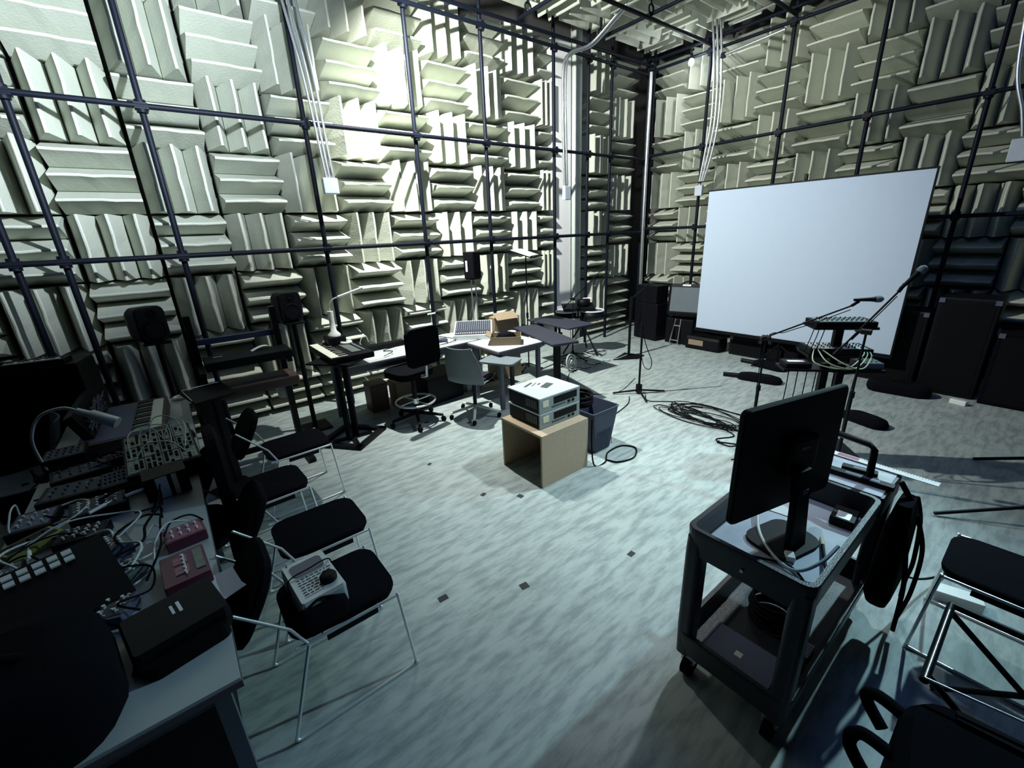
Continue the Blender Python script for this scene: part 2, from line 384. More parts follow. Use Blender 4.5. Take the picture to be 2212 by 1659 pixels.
# ------------------------------------------------------------------ tables
def table(label, x0, x1, y0, y1, z=.74, leg=True, name='folding_table', rz=0):
    cx, cy = (x0+x1)/2, (y0+y1)/2; w, d = x1-x0, y1-y0
    t = thing(name, label, 'table', (cx, cy, 0), rz)
    MB().box((0, 0, z-.006), (w, d, .012)).build('table_top', M['table'], t)
    MB().box((0, 0, z-.024), (w+.006, d+.006, .024)).build('edge_band', M['edge'], t, label='dark table edge')
    for sx in (-1, 1):
        for sy in (-1, 1): MB().box((sx*(w/2-.06), sy*(d/2-.06), (z-.036)/2), (.045, .045, z-.036)).build('leg', M['legm'], t)
    for sy in (-1, 1): MB().box((0, sy*(d/2-.06), z-.07), (w-.16, .025, .06)).build('rail', M['legm'], t)
    return t
table('long pale table at left foreground holding pedals and tangled cables', -.86, -.10, 1.31, 3.02)
table('pale table behind the first one, holding the brown keyboard synthesizer', -.84, -.07, 3.06, 4.75)
table('long pale desk along the left wall behind the black office chair', 1.25, 3.42, 4.53, 5.16)
table('small pale table with grey legs, holding the open cardboard tray', 2.80, 3.50, 3.84, 4.50, name='small_table')

# ------------------------------------------------------------------ stacking chairs
def make_chair(label, loc, rz):
    t = thing('stacking_chair', label, 'chair', loc, rz, 'black padded chairs with chrome sled frames')
    seat = rrect(.46, .385, .085)
    MB().loft([[Vector((.275+x*.94, y*.94, .445+.02*(x > .1)*-1)) for x, y in seat], [Vector((.275+x, y, .455+.0*x)) for x, y in seat], [Vector((.275+x, y, .475)) for x, y in seat], [Vector((.275+x*.93, y*.93, .488-.012*abs(x)/.2)) for x, y in seat]], smooth=False).build('seat', M['soft'], t)
    bk = rrect(.385, .36, .12); e = Euler((0, R(-60), 0)).to_matrix()
    MB().loft([[Vector((-.045, 0, .665))+e@Vector((y*f, x*f, d+.0+.25*x*x)) for x, y in bk] for d, f in ((-.022, .94), (-.012, 1), (.010, 1), (.020, .93))]).build('backrest', M['soft'], t)
    for s in (-1, 1):
        y = s*.212
        MB().tube(spl([(.05, y, .46), (.12, y, .455), (.46, y, .455), (.485, y, .45), (.49, y, .43), (.52, y+s*.01, .05), (.52, y+s*.01, .02), (.49, y+s*.01, .008), (.10, y+s*.01, .008), (.0, y+s*.01, .008), (-.03, y+s*.01, .02), (-.02, y+s*.01, .06), (.10, y, .45)], 5), .0072, 8).build('sled_frame', M['chrome'], t)
        MB().tube([(.10, y, .45), (.05, y*.97, .56), (-.12, y*.95, .75)], .0065, 7).build('back_rod', M['chrome'], t)
        MB().box((.28, y, .435), (.22, .008, .03)).build('side_rail', M['black'], t)
    MB().cyl((.16, -.2, .44), (.16, .2, .44), .005, n=6).cyl((.40, -.2, .44), (.40, .2, .44), .005, n=6).build('cross_rod', M['chrome'], t)
    return t
ch = make_chair('black padded chair nearest the camera, with the silver radio on its seat', (.02, 1.80, 0), 0)
dup(ch, (.10, 2.35, 0), (0, 0, R(0)), 'second black padded chair from the camera, empty seat')
dup(ch, (-.05, 3.03, 0), (0, 0, R(3)), 'third black padded chair from the camera, tucked close to the table')
dup(ch, (.26, 3.60, 0), (0, 0, R(2)), 'farthest of the four black padded chairs, by the square stand base')

# silver radio on chair
t = thing('portable_radio', 'silver box with dark display, round black dial and printed lines, lying on the nearest chair', 'radio', (.215, 1.80, .487), R(4))
MB().box((0, 0, .055), (.19, .30, .11), bev=.015).build('body', M['silver'], t)
MB().prism([(x-.0, y+.072) for x, y in rrect(.135, .09, .02)], .111, .113).build('display', M['lens'], t, label='dark display window')
MB().lathe([(.036, .11), (.036, .128), (.031, .135), (.0, .135)], (.045, -.075, 0)).build('dial', M['black'], t)
tx = MB(); rr = random.Random(3)
for i in range(7):
    x = -.065; y = .005-.018*i
    while x < (.07 if i < 2 else .005+.0*i):
        wd = rr.uniform(.008, .02); tx.box((x+wd/2, y, .1115), (wd, .006, .001)); x += wd+.006
tx.box((-.0, .018, .1115), (.14, .0015, .001)).box((-.03, -.03, .1115), (.08, .0015, .001)).box((-.03, -.118, .1115), (.08, .0015, .001))
tx.build('printed_lines', M['ink'], t)
MB().tube(spl([(-.10, .0, .06), (-.09, .03, .115), (0, .035, .125), (.09, .05, .115), (.10, .05, .05)]), .003).build('strap', M['rubber'], t)
MB().cyl((-.07, .135, .11), (-.07, .135, .114), .004, n=8).build('indicator', M['ink'], t)
t = thing('soft_pouch', 'black mesh pouch on the nearest chair seat in front of the silver radio', 'pouch', (.20, 1.640, .487), R(6))
MB().loft([[Vector((a*f, b*f, zz)) for a, b in rrect(.22, .10, .04)] for zz, f in ((0, .95), (.03, 1.0), (.06, .95), (.08, .6))], smooth=True).build('body', M['soft'], t)
MB().tube(spl([(-.07, 0, .075), (0, .01, .10), (.07, 0, .075)]), .006).build('loop', M['rubber'], t)

# ------------------------------------------------------------------ utility cart
CX0, CX1, CY0, CY1, CZ = 1.46, 2.58, .28, .755, .83
t = thing('utility_cart', 'dark plastic utility cart with two trays, carrying the big monitor', 'cart', ((CX0+CX1)/2, (CY0+CY1)/2, 0))
L, Wd = CX1-CX0, CY1-CY0
def tray_mb(z, dep, l=L, w=Wd, th=.022, x=0):
    m = MB(); o = rrect(l, w, .045, 5); i = rrect(l-2*th, w-2*th, .03, 5)
    m.loft([[Vector((x+a, b, zz)) for a, b in q] for q, zz in ((rrect(l-.02, w-.02, .04), z-dep), (o, z-.02), (o, z-.004), (rrect(l-.008, w-.008, .042), z), (i, z), (i, z-.03), (rrect(l-2*th-.02, w-2*th-.02, .03), z-dep+.015))], cap=False)
    a = [Vector((x+p, q, z-dep+.015)) for p, q in rrect(l-2*th-.02, w-2*th-.02, .03)]; m.add(a, [tuple(range(len(a)))])
    a = [Vector((x+p, q, z-dep)) for p, q in rrect(l-.02, w-.02, .04)]; m.add(a, [tuple(range(len(a)))[::-1]])
    return m
tray_mb(CZ, .13, l=.80, x=-.16).build('upper_tray', M['cart'], t)
MB().prism(rrect(.80-.07, Wd-.07, .025), CZ-.1145, CZ-.1125).build('tray_liner', M['tray'], t, loc=(-.16, 0, 0), label='scuffed grey tray floor')
tray_mb(.27, .12).build('lower_tray', M['cart'], t)
MB().box((.40, 0, CZ-.06), (.32, Wd, .11), bev=.012).build('handle_shelf', M['cart'], t)
MB().box((.40, 0, CZ-.003), (.30, Wd-.03, .004)).build('shelf_liner', M['tray'], t)
for sx, sy in ((-1, 1), (-1, -1), (1, 1), (1, -1)):
    MB().loft([[Vector((sx*(L/2-.045)+a, sy*(Wd/2-.04)+b, zz)) for a, b in rrect(.085*f, .07*f, .02)] for zz, f in ((.14, .9), (.3, 1), (CZ-.12, 1), (CZ-.05, .95))]).build('leg', M['cart'], t)
    c = MB().cyl((sx*(L/2-.06), sy*(Wd/2-.06)-.018, .055), (sx*(L/2-.06), sy*(Wd/2-.06)+.018, .055), .055, n=20).build('caster', M['rubber'], t)
    MB().box((sx*(L/2-.06), sy*(Wd/2-.06), .11), (.05, .06, .06)).build('caster_fork', M['steel'], c)
MB().box((-L/2-.001, .0, CZ-.075), (.004, .012, .012)).build('badge', M['silver'], t)

# monitor
t = thing('computer_monitor', 'large black monitor seen from behind, standing in the cart tray', 'monitor', (1.81, .525, CZ-.112), R(-14.5))
MW, MH = .60, .49
p0 = Vector((1.545, .60, .87)); 
e = Matrix.Rotation(R(0), 3, 'X')
sc = rrect(MW, MH, .025)
MB().loft([[Vector((x, .02+d, .40+y)) for x, y in [(a*f, b*f) for a, b in sc]] for d, f in ((.014, .985), (.008, 1), (-.008, 1), (-.014, .98))]).build('display_housing', M['black'], t)
MB().box((0, .0355, .40), (MW-.03, .002, MH-.03)).build('glass', M['lens'], t)
MB().box((.03, -.01, .40), (.16, .04, .16), bev=.015).build('rear_hub', M['black'], t)
MB().box((0, -.05, .30), (.07, .035, .11), rot=(R(-8), 0, 0)).loft([[Vector((a, -.055-.02*(1-zz/.26)+b, zz)) for a, b in rrect(.085+.02*(1-zz/.26), .03, .01)] for zz in (.012, .12, .26, .36)]).build('stand_neck', M['black'], t)
MB().prism([(x, y-.02) for x, y in rrect(.26, .20, .06)], 0, .014).build('stand_base', M['black'], t)
MB().box((.02, -.0315, .44), (.05, .003, .014)).build('logo_plate', M['bluem'], t); MB().box((.0, -.0735, .27), (.035, .003, .02)).build('port_cover', M['bluem'], t)
# high-backed chair at the table edge
t = thing('high_back_chair', 'black high-backed chair turned to the left table, between table edge and padded chairs', 'chair', (-.02, 2.72, 0), R(180))
MB().loft([[Vector((-.02+d, a*f, .76+b*f)) for a, b in rrect(.46, .60, .16, 6)] for d, f in ((-.035, .9), (-.02, 1), (.02, 1), (.03, .9))]).build('backrest', M['soft'], t)
MB().prism(rrect(.40, .42, .12), .46, .53).build('seat', M['soft'], t, loc=(.20, 0, 0))
MB().cyl((.20, 0, .08), (.20, 0, .46), .025).build('gas_column', M['blackm'], t)
b = MB()
for k in range(5): b.tube([(.20, 0, .12), (.20+.26*math.cos(R(72*k)), .26*math.sin(R(72*k)), .03)], [.024, .02], 8)
b.build('star_base', M['black'], t); MB().tube([(-.05, 0, .55), (0, 0, .47), (.1, 0, .45)], .02).build('back_bar', M['black'], t)
# things in the tray
tz = CZ-.111
t = thing('paper_sheet', 'white sheet under the monitor in the cart tray', 'paper', (2.09, .60, tz), R(10)); MB().box((0, 0, .001), (.2, .13, .002)).build('sheet', M['paper'], t)
cable([(2.10, .62, tz+.01), (1.97, .66, tz+.03), (1.80, .60, tz+.015), (1.68, .50, tz+.012), (1.64, .40, tz+.012), (1.70, .34, tz+.05), (1.80, .315, tz+.09)], .007, M['cablew'], 'thick pale cable looping round the monitor stand in the cart tray')
cable([(1.55, .64, tz+.006), (1.62, .52, tz+.006), (1.66, .42, tz+.006), (1.60, .34, tz+.006)], .005, M['rubber'], 'thin black cable lying in the near end of the cart tray')
t = thing('white_adapter', 'small white power adapter inside the loop in the cart tray', 'adapter', (1.71, .44, tz), R(30)); MB().box((0, 0, .012), (.045, .035, .024), bev=.006).build('body', M['whitep'], t)
t = thing('marker_pen', 'long slim black pen with pale cap leaning in the cart tray', 'pen', (1.83, .36, tz+.012), 0, rot=(0, R(4), R(20))); MB().cyl((-.12, 0, 0), (.06, 0, .0), .006).build('barrel', M['black'], t); MB().cyl((.06, 0, 0), (.12, 0, 0), .007).build('cap', M['cream'], t)
t = thing('black_box_device', 'shiny black box beside the monitor stand in the cart tray', 'device', (2.14, .38, tz), R(5)); MB().box((0, 0, .02), (.12, .09, .04), bev=.006).build('body', M['black'], t); MB().box((-.02, 0, .041), (.06, .05, .002)).build('display', M['silver'], t)
t = thing('white_ruler', 'long white ruler laid across the far end of the cart', 'ruler', (2.57, .48, CZ+.003), R(-92))
MB().box((0, 0, .002), (.66, .045, .003)).build('blade', M['ruler'], t)
tk = MB()
for i in range(60): tk.box((-.32+i*.0107, .016 if i % 5 else .012, .0042), (.0015, .010 if i % 5 else .018, .0008))
tk.build('ticks', M['ink'], t)
MB().box((-.02, 0, .0042), (.09, .03, .0008)).build('label', M['redl'], t)
for i, (x, y, a, lab, w_) in enumerate(((2.46, .60, 5, 'black remote lying on the cart shelf next to the monitor', .17), (2.44, .42, -80, 'black clip box on the cart shelf near the right end', .14), (2.36, .40, -88, 'long black tray item along the inner edge of the cart shelf', .26))):
    t = thing('black_remote' if i == 0 else 'black_case', lab, 'remote' if i == 0 else 'case', (x, y, CZ), R(a)); MB().box((0, 0, .012), (w_, .045, .022), bev=.006).build('body', M['black'], t)
    MB().box((.01, 0, .0235), (w_*.5, .02, .001)).build('keypad', M['bluem'], t)
t = thing('white_card', 'small white card on the right corner of the cart shelf', 'card', (2.46, .335, CZ), R(10)); MB().box((0, 0, .001), (.10, .07, .002)).build('card', M['paper'], t)
t = thing('padded_handle_frame', 'black square tube handle standing up at the far end of the cart', 'handle', (2.42, .50, CZ), R(0))
MB().tube([(.06, .12, .0), (.06, .12, .15), (.05, .10, .165), (.0, -.10, .165), (-.01, -.12, .15), (-.03, -.13, .0)], .017, 4).build('frame', M['black'], t)
MB().box((.06, .12, .005), (.06, .06, .01)).box((-.03, -.13, .005), (.06, .06, .01)).build('foot', M['black'], t)
# lower shelf of cart
lz = .166
t = thing('laptop_computer', 'grey laptop lying closed on the lower cart shelf', 'laptop', (1.62, .53, lz), R(2)); MB().box((0, 0, .01), (.22, .30, .018), bev=.006).build('lid', M['bluem'], t); MB().box((0, 0, .0195), (.03, .03, .001)).build('emblem', M['silver'], t)
t = thing('coiled_cable', 'thick black coiled cable on the lower cart shelf', 'cable', (1.95, .52, lz), 0)
for k in range(6): MB().torus((.004*k, .003*k, .014+.016*k), .10-.006*(k % 3), .009, n=26).build('loop', M['rubber'], t)
for i, (x, y) in enumerate(((1.86, .36), (1.75, .36), (1.64, .35))):
    t = thing('power_adapter', ['ribbed blue grey adapter on lower cart shelf, farthest of three', 'ribbed blue grey adapter on lower cart shelf, middle of three', 'ribbed blue grey adapter on lower cart shelf, nearest of three'][i], 'adapter', (x, y, lz), R(10*i), 'adapters on the lower cart shelf')
    m = MB().box((0, 0, .015), (.09, .07, .03), bev=.004)
    for k in range(5): m.box((-.03+.015*k, 0, .031), (.006, .06, .004))
    m.build('body', M['bluem'], t)
# bag hanging off the cart
t = thing('hanging_bag', 'black bag with dangling straps hanging on the right side of the cart', 'bag', (2.42, .245, .40), 0)
MB().loft([[Vector((a*f+sx, b*f-.02, zz)) for a, b in rrect(.26, .10, .04)] for zz, f, sx in ((-.18, .8, .02), (-.10, 1.05, .0), (.1, 1.0, 0), (.26, .9, 0), (.38, .55, 0))]).build('bag_body', M['soft'], t)
for k, q in enumerate(([(.12, -.04, .35), (.17, -.07, .2), (.14, -.09, .0), (.20, -.08, -.16), (.22, -.08, -.28)], [(.05, -.06, .3), (.10, -.11, .1), (.04, -.12, -.1), (.08, -.10, -.30)], [(-.1, -.05, .3), (-.14, -.10, .05), (-.10, -.11, -.25)])):
    MB().tube(spl(q), .010, 6).build('strap', M['soft'], t)
MB().cyl((.02, -.04, .36), (.02, .02, .45), .012).build('hook', M['black'], t)

# ------------------------------------------------------------------ particle-board stool with two receivers
t = thing('wooden_box_stool', 'tan open-sided particle board stool in the middle of the floor', 'stool', (2.33, 2.575, 0))
MB().box((0, 0, .460), (.54, .53, .02)).build('top_panel', M['wood'], t)
MB().box((0, -.256, .225), (.54, .018, .45)).build('side_panel', M['wood'], t); MB().box((0, .256, .225), (.54, .018, .45)).build('side_panel', M['wood'], t)
MB().box((.15, 0, .225), (.018, .494, .45)).build('cross_panel', M['wood'], t)
def receiver(z, label, dx=0, dy=0, rz=0):
    t = thing('rack_receiver', label, 'receiver', (2.365+dx, 2.62+dy, z), R(rz), 'grey boxed receivers stacked on the stool')
    MB().box((0, 0, .068), (.45, .40, .118), bev=.004).build('case', M['black'], t)
    MB().box((0, -.0, .131), (.465, .42, .010)).build('lid', M['silver'], t)
    MB().box((0, -.203, .066), (.465, .012, .122)).build('front_panel', M['fascia'], t)
    MB().box((.06, -.210, .085), (.27, .003, .06)).build('display', M['black'], t)
    MB().box((-.165, -.210, .078), (.065, .003, .055)).build('label_plate', M['cream'], t)
    for k in range(2):
        MB().box((.10+.05*k, -.211, .034), (.028, .005, .02)).build('button', M['black'], t)
    MB().box((-.02, -.210, .034), (.16, .002, .012)).build('printed_strip', M['ink'], t)
    v = MB()
    for k in range(7): v.box((-.227, -.16+.02*k, .07), (.004, .008, .07))
    v.build('vent', M['panel'], t)
    for sx in (-1, 1):
        for sy in (-1, 1): MB().cyl((sx*.18, sy*.16, 0), (sx*.18, sy*.16, .01), .015).build('foot', M['rubber'], t)
    return t
receiver(.470, 'grey fronted receiver on the stool, lower of the two stacked')
b = receiver(.606, 'grey fronted receiver on top of the stack, with taped white stickers on lid', .0, .0, 0)
MB().box((-.03, .05, .1368), (.12, .10, .0008), rot=(0, 0, R(20))).build('white_sticker', M['paper'], b)
MB().box((-.03, .09, .1375), (.10, .012, .0008), rot=(0, 0, R(25))).box((.01, .07, .1375), (.05, .02, .0008), rot=(0, 0, R(20))).box((.04, .0, .1375), (.13, .07, .0008), rot=(0, 0, R(20))).box((-.07, .12, .1375), (.12, .022, .0008), rot=(0, 0, R(20))).build('dark_tape', M['ink'], b)
# crate
t = thing('storage_bin', 'dark blue waste bin beside the wooden stool', 'bin', (2.93, 2.56, 0), R(0))
MB().loft([[Vector((a, b, zz)) for a, b in rrect(q, p, .02)] for zz, q, p in ((0, .22, .28), (.01, .23, .29), (.42, .36, .36), (.43, .375, .375), (.43, .35, .35), (.02, .21, .27))], cap=False).add([Vector((a, b, .015)) for a, b in rrect(.215, .275, .02)], [tuple(range(20))]).build('body', M['bin'], t)
v = MB()
for k in range(8): v.box((-.09+.026*k, -.165, .2), (.004, .004, .3), rot=(R(-4), 0, 0))
v.build('ribs', M['bin'], t)
t = thing('coiled_cable', 'black cable coil resting on top of the blue bin', 'cable', (2.86, 2.66, .43), 0)
for k in range(8): MB().torus((.006*math.sin(k*2), .005*math.cos(k*3), .012+.013*k), .13-.008*(k % 3), .008, n=26, rot=(R(3*math.sin(k)), 0, 0)).build('loop', M['rubber'], t)
cable([(2.64, 2.30, .45), (2.63, 2.29, .2), (2.64, 2.26, .008), (2.76, 2.24, .008), (2.92, 2.34, .008), (3.12, 2.34, .008), (3.18, 2.22, .008), (3.02, 2.12, .008), (2.85, 2.16, .008), (2.80, 2.26, .008)], .007, M['rubber'], 'black cable looping on the floor beside the stool and bin')
cable([(3.05, 2.74, .35), (3.18, 2.9, .01), (3.5, 2.85, .008), (4.0, 2.95, .008), (4.25, 3.1, .008)], .005, M['rubber'], 'thin cable running from the bin toward the microphone stand')

# ------------------------------------------------------------------ microphone stands
def tripod(t, r=.30, a0=0, h=.18, sp='leg'):
    for k in range(3):
        a = R(a0+120*k); MB().tube([(0, 0, h*.55), (r*math.cos(a), r*math.sin(a), .012)], .009, 8).build('leg', M['blackm'], t)
        MB().cyl((r*math.cos(a), r*math.sin(a), .0), (r*math.cos(a)*1.05, r*math.sin(a)*1.05, .022), .013).build('rubber_foot', M['rubber'], t)
def mic(t, p, d):
    p = Vector(p); d = Vector(d).normalized()
    MB().tube([p-d*.10, p, p+d*.04], [.011, .016, .02], 12).build('microphone_body', M['black'], t)
    MB().tube([p+d*.04, p+d*.055, p+d*.08, p+d*.095], [.022, .027, .025, .01], 12).build('microphone_grille', M['grille'], t)
def boomstand(label, loc, h, boom, r=.30, a0=0, m=True, tilt=0, cab=True, name='microphone_stand'):
    t = thing(name, label, 'microphone stand', loc)
    tripod(t, r, a0)
    MB().cyl((0, 0, .03), (0, 0, h*.6), .012).cyl((0, 0, h*.6), (0, 0, h), .008).build('pole', M['blackm'], t)
    MB().cyl((0, 0, h*.58), (0, 0, h*.62), .018).cyl((0, 0, .07), (0, 0, .13), .024).build('collar', M['blackm'], t)
    if boom:
        a, b = Vector(boom[0]), Vector(boom[1]); d = (b-a).normalized()
        MB().tube([a, b], .007, 8).tube([a, a+d*.06], .016, 8).build('boom_arm', M['blackm'], t)
        MB().cyl((0, -.03, h), (0, .03, h), .022).cyl((0, .03, h), (0, .07, h), .007).build('boom_clutch', M['blackm'], t)
        if m:
            MB().tube([b, b+d*.05+Vector((0, 0, .015))], .012, 8).build('clip', M['black'], t)
            mic(t, b+d*.12+Vector((0, 0, .0)), boom[2])
        if cab: MB().tube(spl([b+Vector((0, 0, -.03)), a.lerp(b, .6)+Vector((0, 0, -.03)), a.lerp(b, .3)+Vector((0, 0, -.02)), Vector((0, 0, h-.02)), Vector((.02, .02, h*.5)), Vector((.02, 0, .1))]), .0035, 6).build('cable', M['rubber'], t)
    return t
t = thing('straight_microphone_stand', 'straight black microphone stand with looped cable standing mid floor near corner', 'microphone stand', (4.44, 3.10, 0))
for a in (-38, 142, -128):
    a = R(a); MB().tube([(0, 0, .05), (.33*math.cos(a), .33*math.sin(a), .02)], .012, 8).build('leg', M['blackm'], t)
MB().cyl((0, 0, .02), (0, 0, .85), .013).cyl((0, 0, .85), (0, 0, 1.35), .009).build('pole', M['blackm'], t)
MB().cyl((0, 0, .02), (0, 0, .12), .04).cyl((0, 0, .82), (0, 0, .90), .02).build('collar', M['blackm'], t)
MB().tube(spl([(.01, 0, .8), (.06, -.04, .6), (.12, -.08, .42), (.10, -.07, .32), (.04, -.03, .36), (.01, 0, .5)]), .005, 6).build('cable', M['rubber'], t)
boomstand('black boom microphone stand behind the monitor, arm reaching right across the screen', (3.80, 1.45, 0), 1.10, [(-.03, .03, 1.09), (.36, -.44, 1.36), (.6, -.75, .03)], a0=200)
boomstand('rightmost boom microphone stand with arm rising steeply in front of the screen', (3.92, .83, 0), 1.22, [(-.02, .16, 1.02), (.12, -.10, 1.50), (.3, -.3, .5)], a0=60)
boomstand('black stand with long thin boom rising right, beside the drum pads', (5.05, 4.85, 0), .98, [(-.12, .10, .84), (.75, -.05, 1.46), (.8, 0, .5)], a0=30, m=False)
t = thing('round_base_stand', 'black pole stand with triangular plate base near the far corner', 'stand', (5.75, 4.25, 0))
MB().prism([(-.34, .04), (-.02, -.20), (.20, -.16), (.10, .16)], 0, .02).build('plate_base', M['blackm'], t)
MB().cyl((0, 0, .02), (0, 0, .98), .022).build('pole', M['blackm'], t)
MB().tube([(0, 0, .95), (.45, .02, 1.12)], .012).build('arm', M['blackm'], t)

# ------------------------------------------------------------------ loudspeakers on stands
def monitor_speaker(label, loc, rz):
    t = thing('studio_speaker', label, 'speaker', loc, rz, 'rounded studio speakers on black stands')
    MB().loft([[Vector((d, a*f, .16+b*f)) for a, b in rrect(.24, .31, .06, 6)] for d, f in ((-.20, .80), (-.13, .97), (0.0, 1), (.02, .93))]).build('cabinet', M['black'], t)
    MB().lathe([(.09, .0), (.085, .010), (.06, -.005), (.03, -.02), (.025, -.012), (0, -.010)], (.018, 0, .105), rot=(0, R(90), 0), n=24).build('woofer', M['rubber'], t)
    MB().lathe([(.045, .0), (.02, -.004), (.012, .004), (0, .006)], (.02, 0, .245), rot=(0, R(90), 0), n=20).build('tweeter', M['rubber'], t)
    MB().box((.022, .05, .025), (.004, .01, .006)).build('indicator', M['bluem'], t)
    return t
def spk_stand(label, loc, h, br=.15, r=.025, rz=0):
    t = thing('speaker_stand', label, 'stand', loc, rz)
    MB().box((0, 0, .01), (br*2, br*2, .02)).build('base', M['blackm'], t); MB().cyl((0, 0, .02), (0, 0, h-.01), r).build('pole', M['blackm'], t)
    MB().box((0, 0, h-.006), (.2, .2, .012)).build('top_plate', M['blackm'], t); return t
spk_stand('black speaker stand under the left speaker, behind the tables', (-.16, 4.95, 0), 1.22)
monitor_speaker('black studio speaker in front of the left foam wall, left one', (-.16, 4.95, 1.22), R(-62))
spk_stand('black speaker stand just right of the keyboard rack', (.98, 4.98, 0), 1.22)
monitor_speaker('black studio speaker beside the keyboard rack, right one', (.98, 4.98, 1.22), R(-75))
t = thing('column_speaker', 'tall narrow black speaker with white label on stand by left wall', 'speaker', (3.28, 5.0, 1.46), R(-70))
MB().box((0, 0, .17), (.16, .17, .34), bev=.01).build('cabinet', M['black'], t); MB().box((.081, 0, .17), (.004, .15, .32)).build('grille', M['rubber'], t)
MB().box((-.03, -.086, .16), (.03, .003, .14)).build('label', M['paper'], t)
t = thing('speaker_stand', 'slim twin pole stand carrying the tall narrow speaker', 'stand', (3.28, 5.0, 0))
MB().cyl((-.035, 0, .02), (-.035, 0, 1.45), .009).cyl((.035, 0, .02), (.035, 0, 1.45), .009).build('pole', M['steel'], t); MB().box((0, 0, .01), (.3, .3, .02)).build('base', M['blackm'], t); MB().box((0, 0, 1.452), (.16, .12, .014)).build('top_plate', M['blackm'], t)
t = thing('music_stand', 'black music stand with pale sheet on its desk against the left wall', 'music stand', (4.15, 4.92, 0), R(-60))
tripod(t, .2, 20); MB().cyl((0, 0, .03), (0, 0, 1.70), .010).cyl((0, 0, .8), (0, 0, .88), .018).build('pole', M['blackm'], t)
MB().box((0, 0, 1.73), (.34, .46, .012), rot=(0, R(18), 0)).box((.165, 0, 1.69), (.04, .46, .02), rot=(0, R(18), 0)).build('desk', M['black'], t)
MB().box((-.005, 0, 1.741), (.30, .42, .004), rot=(0, R(18), 0)).build('sheet', M['paper'], t)

# ------------------------------------------------------------------ keyboards
def keys(t, l, w, z, n, x0=0, y0=0, kb=1):   # keys along local x, front at -y
    k1 = MB(); k2 = MB(); p = l/n
    for i in range(n): k1.box((x0-l/2+p*(i+.5), y0, z), (p-.0012, w, .012))
    for i in range(n):
        if i % 7 in (0, 1, 3, 4, 5): k2.box((x0-l/2+p*(i+1), y0+kb*w*.24, z+.008), (p*.55, w*.5, .01))
    k1.build('white_keys', M['keyw'], t); k2.build('black_keys', M['keyb'], t)
# electric piano on square-base stand; long axis runs toward the wall
t = thing('keyboard_stand', 'black double column stand with square open base under the white-keyed keyboard', 'stand', (1.21, 4.40, 0), R(38))
b = MB()
for sx in (-1, 1): b.box((sx*.225, 0, .02), (.06, .51, .04)); b.box((0, sx*.225, .02), (.51, .06, .04))
b.box((0, .0, .012), (.05, .40, .02), rot=(0, 0, R(45))).box((0, .0, .012), (.05, .40, .02), rot=(0, 0, R(-45))).build('base', M['blackm'], t)
MB().box((-.06, 0, .42), (.035, .05, .8)).build('post', M['blackm'], t); MB().box((.06, 0, .42), (.035, .05, .8)).build('post', M['blackm'], t)
MB().box((.1, .12, .825), (.30, .50, .015)).build('top_plate', M['blackm'], t)
t = thing('stage_keyboard', 'black keyboard with a bright ivory key row, on the square-base stand', 'keyboard', (1.35, 4.80, .835), R(90))
MB().box((0, 0, .03), (.84, .44, .06), bev=.006).build('body', M['black'], t)
keys(t, .80, .17, .062, 32, 0, .130, -1)
for kx in t.children:
    if 'keys' in kx.name: kx.rotation_euler = (0, 0, 0)
MB().box((0, -.08, .064), (.6, .10, .006)).build('control_panel', M['panel'], t)
m = MB()
for i in range(12): m.cyl((-.28+i*.05, -.16, .06), (-.28+i*.05, -.16, .075), .010, n=8)
m.build('knobs', M['silver'], t)
t = thing('roll_of_tape', 'pale tape roll on top of the ivory-keyed keyboard', 'tape roll', (1.47, 4.95, .90)); MB().torus((0, 0, .016), .05, .018).build('roll', M['whitep'], t)
t = thing('camera_gadget', 'small black box with pale cable at the back of the desk', 'device', (1.62, 5.02, .74)); MB().box((0, 0, .05), (.08, .06, .10), bev=.01).build('body', M['black'], t); MB().tube(spl([(.02, 0, .1), (.05, .0, .17), (.1, .0, .2), (.13, 0, .12)]), .005).build('cable', M['cablew'], t)
# white task lamp
t = thing('desk_lamp', 'white desk lamp with thin angled arm beside the keyboard', 'lamp', (1.38, 5.04, .251))
MB().lathe([(.07, .74), (.07, .76), (.035, .80), (.028, .90), (.032, 1.02)], n=16).build('base', M['whitep'], t)
MB().tube(spl([(0, 0, 1.0), (0, 0, 1.08), (.05, -.02, 1.15), (.12, -.04, 1.17)]), .008).build('arm', M['column'], t)
MB().tube([(.10, -.04, 1.17), (.36, -.12, 1.25)], .013, 8).build('lamp_head', M['whitep'], t)
gadget_box = thing('lamp_box', 'black box on the long desk lifting the white desk lamp', 'box', (1.38, 5.04, .741)); MB().box((0, 0, .125), (.20, .18, .25), bev=.01).build('body', M['black'], gadget_box)
# rack with two keyboards
t = thing('keyboard_rack', 'tall black two-column keyboard rack in front of the left wall', 'stand', (.42, 4.55, 0))
for x in (-.34, .31):
    MB().box((x, 0, .74), (.05, .08, 1.44), rot=(0, 0, 0)).build('column', M['blackm'], t); MB().box((x, -.05, .02), (.06, .75, .04)).build('foot', M['blackm'], t)
    for z in (1.02, .78): MB().box((x, -.18, z), (.04, .40, .03)).build('support_arm', M['blackm'], t)
MB().box((.02, .03, 1.22), (.68, .03, .05)).build('crossbar', M['bluem'], t); MB().box((.02, .05, .10), (.70, .03, .05)).build('crossbar', M['blackm'], t)
t = thing('rack_keyboard', 'black keyboard on the upper arms of the rack, with papers on top', 'keyboard', (.44, 4.34, 1.036), 0); MB().box((0, 0, .035), (.66, .30, .07), bev=.01).build('body', M['black'], t); MB().box((-.22, .06, .0715), (.07, .02, .002)).build('small_label', M['column'], t)
